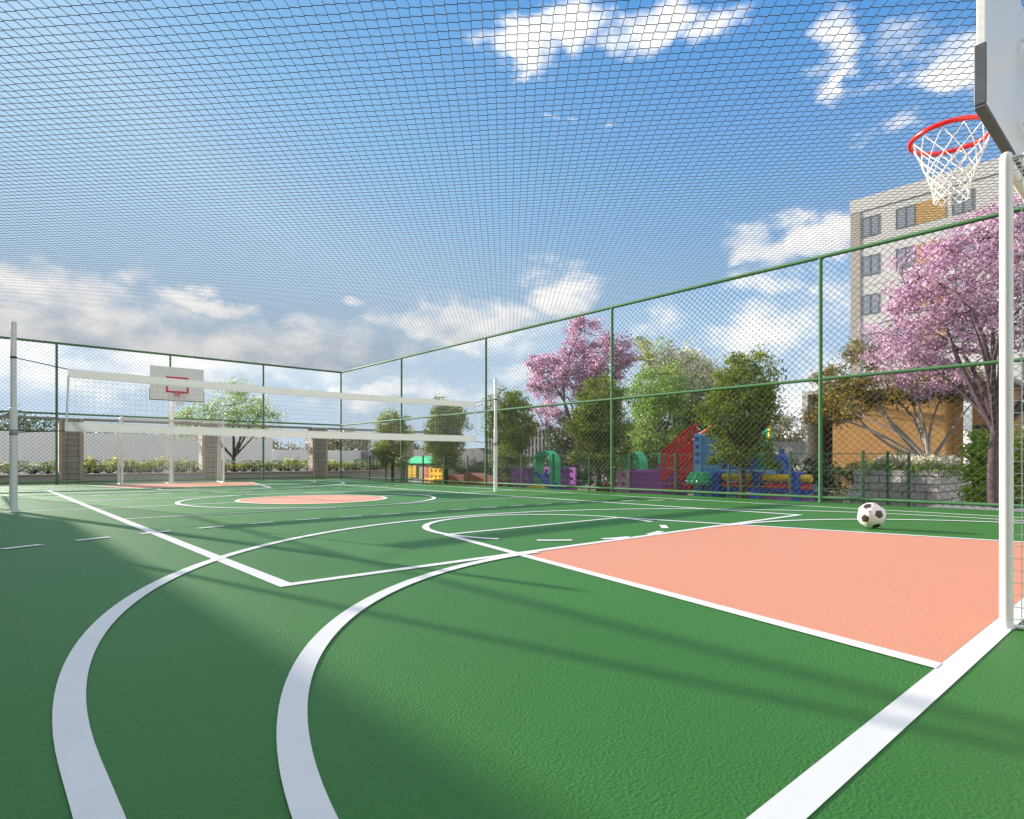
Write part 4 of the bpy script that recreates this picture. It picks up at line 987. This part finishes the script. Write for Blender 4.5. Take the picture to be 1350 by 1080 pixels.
q = R_(657, 668, 627, 645, X); part('small_slide', slide(MB(), X - .3, q[0], q[1], q[3], -.2, .5), M['p_red'], t, True)
q = R_(706, 728, 640, 645, X); part('step', MB().box(X - .55, X - .36, q[0], q[1], GZ, q[3] - .02, b=.03), M['p_yellow'], t)
# 4 big play tower: pink box, red stairs, blue tower, green dome
X = 17.7; t = pg('play_tower', 'large plastic play tower with red railed stairs, sky-blue post and purple base', 880, X)
y0, y1, z0, z1 = R_(808, 829, 620, 651, X)
part('pink_panel', panel_holes(MB(), X - .1, X + .08, y0, y1, GZ, z1, 2, 3, .45), M['p_pink'], t)
yb0, yb1, _, zb = R_(829.5, 872, 620, 651, X)
part('purple_wall', MB().box(X + .0, X + .14, yb0, yb1, GZ, zb, b=.03).box(X - .03, X - .001, yb0 + .1, yb1 - .1, zb - .12, zb - .05).box(X - .03, X - .001, yb0 + .1, yb1 - .1, .25, .32), M['p_purple'], t)
part('back_wall', MB().box(X + 1.5, X + 1.62, yb0, y1, GZ, zb), M['p_purple'], t)
qa = R_(814, 840, 595, 622, X); part('arch', arch(MB(), X + .16, X + .62, (qa[0] + qa[1]) / 2, qa[1] - qa[0], GZ, qa[3], .2), M['p_green'], t)
q = R_(796, 807, 638, 651, X); part('small_slide', slide(MB(), X - .3, q[0], q[1], q[3], -.25, .5), M['p_red'], t, True)
q = R_(867, 873.5, 596, 651, X); part('green_post', MB().box(X - .02, X + .15, q[0], q[1], .9, q[3], b=.03), M['p_green'], t)
part('lower_post', MB().box(X - .02, X + .15, q[0], q[1], GZ, .897, b=.02), M['p_purple'], t)
# stair railing: arched top rail with uprights, two sides
for dx, nm in ((0, 'stair_railing'), (1.05, 'stair_railing')):
    m = MB(); pts = []
    for u, v in ((873, 596), (882, 589), (891, 580), (899, 572), (908, 566), (918, 559)): pts.append(onX(u, v, X) + np.array([dx, 0, 0]))
    low = [p - np.array([0, 0, h]) for p, h in zip(pts, (1.0, .98, .98, 1.0, 1.0, 1.0))]
    m.tube(pts, .045, 8); m.tube(low, .045, 8)
    for k in range(8):
        q = k / 7 * 5; i = min(4, int(q)); fr_ = q - i; a = pts[i] * (1 - fr_) + pts[i + 1] * fr_; b = low[i] * (1 - fr_) + low[i + 1] * fr_
        m.box(a[0] - .03, a[0] + .03, a[1] - .05, a[1] + .05, b[2], a[2] - .01)
    part(nm, m, M['p_red'], t, True)
m = MB()
ya, yb_ = onX(876, 640, X)[1], onX(917, 612, X)[1]
for k in range(6):
    q = k / 5; z = .05 + 1.0 * q; y = ya + (yb_ - ya) * q; m.box(X + .06, X + 1.0, y - .16, y + .16, z - .1, z, b=.02)
part('stairs', m, M['p_red'], t)
q = R_(905, 893, 634, 642, X); part('red_knob', MB().lathe((X + .3, q[0] + .1, q[2] - .12), [(.02, 0), (.16, .04), (.2, .15), (.14, .28), (.02, .32)], 14), M['p_red'], t, True)
q = R_(915.5, 926.5, 572, 655, X); part('sky_post', MB().box(X - .08, X + .2, q[0], q[1], GZ, q[3], b=.03), M['p_sky'], t)
sk = MB()
for k in range(4): sk.box(X - .085, X - .078, q[0] + .08, q[1] - .08, .9 + k * .25, 1.02 + k * .25)
part('post_slots', sk, M['p_blue'], t)
q = R_(927, 947, 573, 614, X); sk = MB(); nb = 6
for k in range(nb + 1): y = q[0] + (q[1] - q[0]) * k / nb; sk.box(X, X + .06, y - .035, y + .035, q[2], q[3] - .1)
sk.box(X - .02, X + .08, q[0] - .04, q[1] + .04, q[3] - .1, q[3], b=.02); sk.box(X - .02, X + .08, q[0] - .04, q[1] + .04, q[2] - .12, q[2], b=.02)
part('blue_railing', sk, M['p_sky'], t)
part('inner_railing', MB().box(X + 1.3, X + 1.36, q[0] - .6, q[1], q[2] - .2, q[3] - .15), M['p_blue'], t)
part('platform', MB().box(X + .1, X + 1.5, q[0] - 1.2, q[1] + .05, q[2] - .3, q[2] - .14, b=.03), M['p_sky'], t)
qd = R_(927, 946, 622, 650, X)
part('tower_panel', MB().prism([(qd[0] + .5, GZ), (qd[1], GZ), (qd[1], qd[3]), (qd[0] + .05, qd[3]), (qd[0] - .55, -.1)], 'x', X + .02, X + .14), M['p_sky'], t)
qg = R_(915, 941, 621, 638, X); c = ((X - .28), (qg[0] + qg[1]) / 2, qg[2]); w = (qg[1] - qg[0]) / 2; hgt = qg[3] - qg[2]
dm = MB(); dm.lathe(c, [(w, 0), (w * .98, hgt * .3), (w * .82, hgt * .62), (w * .5, hgt * .9), (.02, hgt)], 22)
for r_, zf, n in ((.98, .18, 14), (.9, .48, 12), (.66, .78, 8)):
    for k in range(n):
        a = 2 * math.pi * (k + .5 * (n % 4 == 0)) / n; dm.lathe((c[0] + w * r_ * math.cos(a), c[1] + w * r_ * math.sin(a), c[2] + hgt * zf - .06), [(.01, 0), (.07, .03), (.075, .07), (.05, .12), (.01, .135)], 8)
part('green_dome', dm, M['p_green'], t, True)
# far half of the tower, seen behind the big tree
Xb = X + 1.7
q = R_(968, 996, 573, 612, Xb); part('blue_wall', MB().box(Xb, Xb + .1, q[0], q[1], q[2], q[3] - .2, b=.02), M['p_blue'], t)
part('yellow_bars', MB().box(Xb - .1, Xb - .002, q[0] + .55, q[0] + .68, q[2] + .15, q[2] + .75, b=.03).box(Xb - .1, Xb - .002, q[1] - .5, q[1] - .37, q[2] + .1, q[2] + .55, b=.03), M['p_yellow'], t)
q = R_(990, 1015, 558, 622, Xb); part('green_gable', arch(MB(), Xb - .1, Xb + .25, (q[0] + q[1]) / 2, q[1] - q[0], q[2], q[3], .2), M['p_green'], t)
part('green_panel', MB().box(Xb + .0, Xb + .12, q[0] + .1, q[1] - .1, q[2], q[2] + .55, b=.02), M['p_green'], t)
part('corner_pole', MB().tube([(Xb - .2, q[0] - .1, GZ), (Xb - .2, q[0] - .1, q[3] + .05)], .05, 10), M['p_yellow'], t, True)
q = R_(1017, 1046, 596, 626, Xb); part('blue_slide', slide(MB(), Xb - .2, q[1], q[0] - .2, q[3] - .1, -.2, .75, .3), M['p_blue'], t, True)
part('tower_posts', MB().box(Xb - .1, Xb + .1, R_(946, 950, 600, 640, Xb)[0], R_(946, 950, 600, 640, Xb)[0] + .18, GZ, 1.2).box(Xb + 1.2, Xb + 1.4, q[1] + .6, q[1] + .8, GZ, 2.3), M['p_blue'], t)
# 5 roller barrier
X = 17.6; t = pg('roller_barrier', 'play barrier of yellow and red rollers on blue posts, right of the play tower', 1010, X)
y0, y1, _, _ = R_(944, 1070, 625, 650, X)
for nm, v0, v1, mm in (('yellow_roller', 624.5, 635.5, 'p_yellow'), ('red_roller', 637, 647, 'p_red')):
    q = R_(944, 1070, v0, v1, X); r = (q[3] - q[2]) / 2 * .95; zc = (q[2] + q[3]) / 2
    pts = []; rad = []
    N = 46
    for k in range(N + 1): pts.append((X, y0 + (y1 - y0) * k / N, zc)); rad.append(r * (1 if k % 2 else .9))
    part(nm, MB().tube(pts, rad, 14), M[mm], t, True)
part('blue_base', MB().box(X - .1, X + .12, y0, y1, .06, .20, b=.02), M['p_blue'], t)
part('purple_base', MB().box(X - .12, X + .2, y0, y1 - .7, GZ, -.0, b=.02), M['p_purple'], t)
part('sky_strip', MB().box(X + .3, X + .38, y0, y1, .1, .30), M['p_sky'], t)
for u in (1051, 1001, 948):
    y = onX(u, 640, X)[1]; q = R_(u - 5, u + 5, 622, 655, X); part('blue_post', MB().box(X - .24, X + .2, y - .13, y + .13, GZ, q[3], b=.03), M['p_blue'], t)
# 6 low green mesh fence between court and playground
t = thing('low_mesh_fence', 'low green mesh fence with slim posts around the playground', 'fence', (16.0, 12, GZ))
LFX = 15.95; Ht = 1.22
posts = [(LFX, y) for y in np.arange(5.35, 30, 1.75)]; turn = [(LFX + 1.75 * k, 5.35) for k in (1, 2)]
A = []; B = []
for (x, y) in posts + turn: part('post', MB().box(x - .03, x + .03, y - .03, y + .03, GZ, Ht + .03, b=.008), M['soft_green'], t)
y_end = posts[-1][1]
for z in (-.15, .3, .75, 1.18):
    A += [(LFX + .0, 5.35, z), (LFX, 5.35, z)]; B += [(LFX, y_end, z), (LFX + 3.5, 5.35, z)]
part('rails', rods(A, B, .009, 5), M['soft_green'], t)
A = []; B = []
for y in np.arange(5.4, y_end, .085): A.append((LFX, y, -.2)); B.append((LFX, y, 1.18))
for x in np.arange(LFX + .08, LFX + 3.5, .085): A.append((x, 5.35, -.2)); B.append((x, 5.35, 1.18))
for z in np.arange(-.2, 1.18, .17): A += [(LFX, 5.35, z), (LFX, 5.35, z)]; B += [(LFX, y_end, z), (LFX + 3.5, 5.35, z)]
part('wire_mesh', rods(A, B, .0020, 4), M['soft_green'], t)
# 7 small grey chair by the fence
c = onX(1124, 655, 16.9); cx_, cy_ = c[0], c[1]
t = thing('small_chair', 'small pale grey plastic chair beyond the right fence, left of the block planter', 'chair', (cx_, cy_, GZ))
part('seat', MB().box(cx_ - .16, cx_ + .16, cy_ - .17, cy_ + .17, -.02, .02, b=.012), M['p_grey'], t)
part('backrest', arch(MB().box(cx_ + .13, cx_ + .16, cy_ - .12, cy_ + .12, .02, .17), cx_ + .125, cx_ + .165, cy_, .34, .02, .38, .07), M['p_grey'], t)
for a in (-1, 1):
    for b in (-1, 1): part('leg', MB().box(cx_ + a * .12 - .03, cx_ + a * .12 + .03, cy_ + b * .13 - .03, cy_ + b * .13 + .03, GZ, -.022, b=.01), M['p_grey'], t)
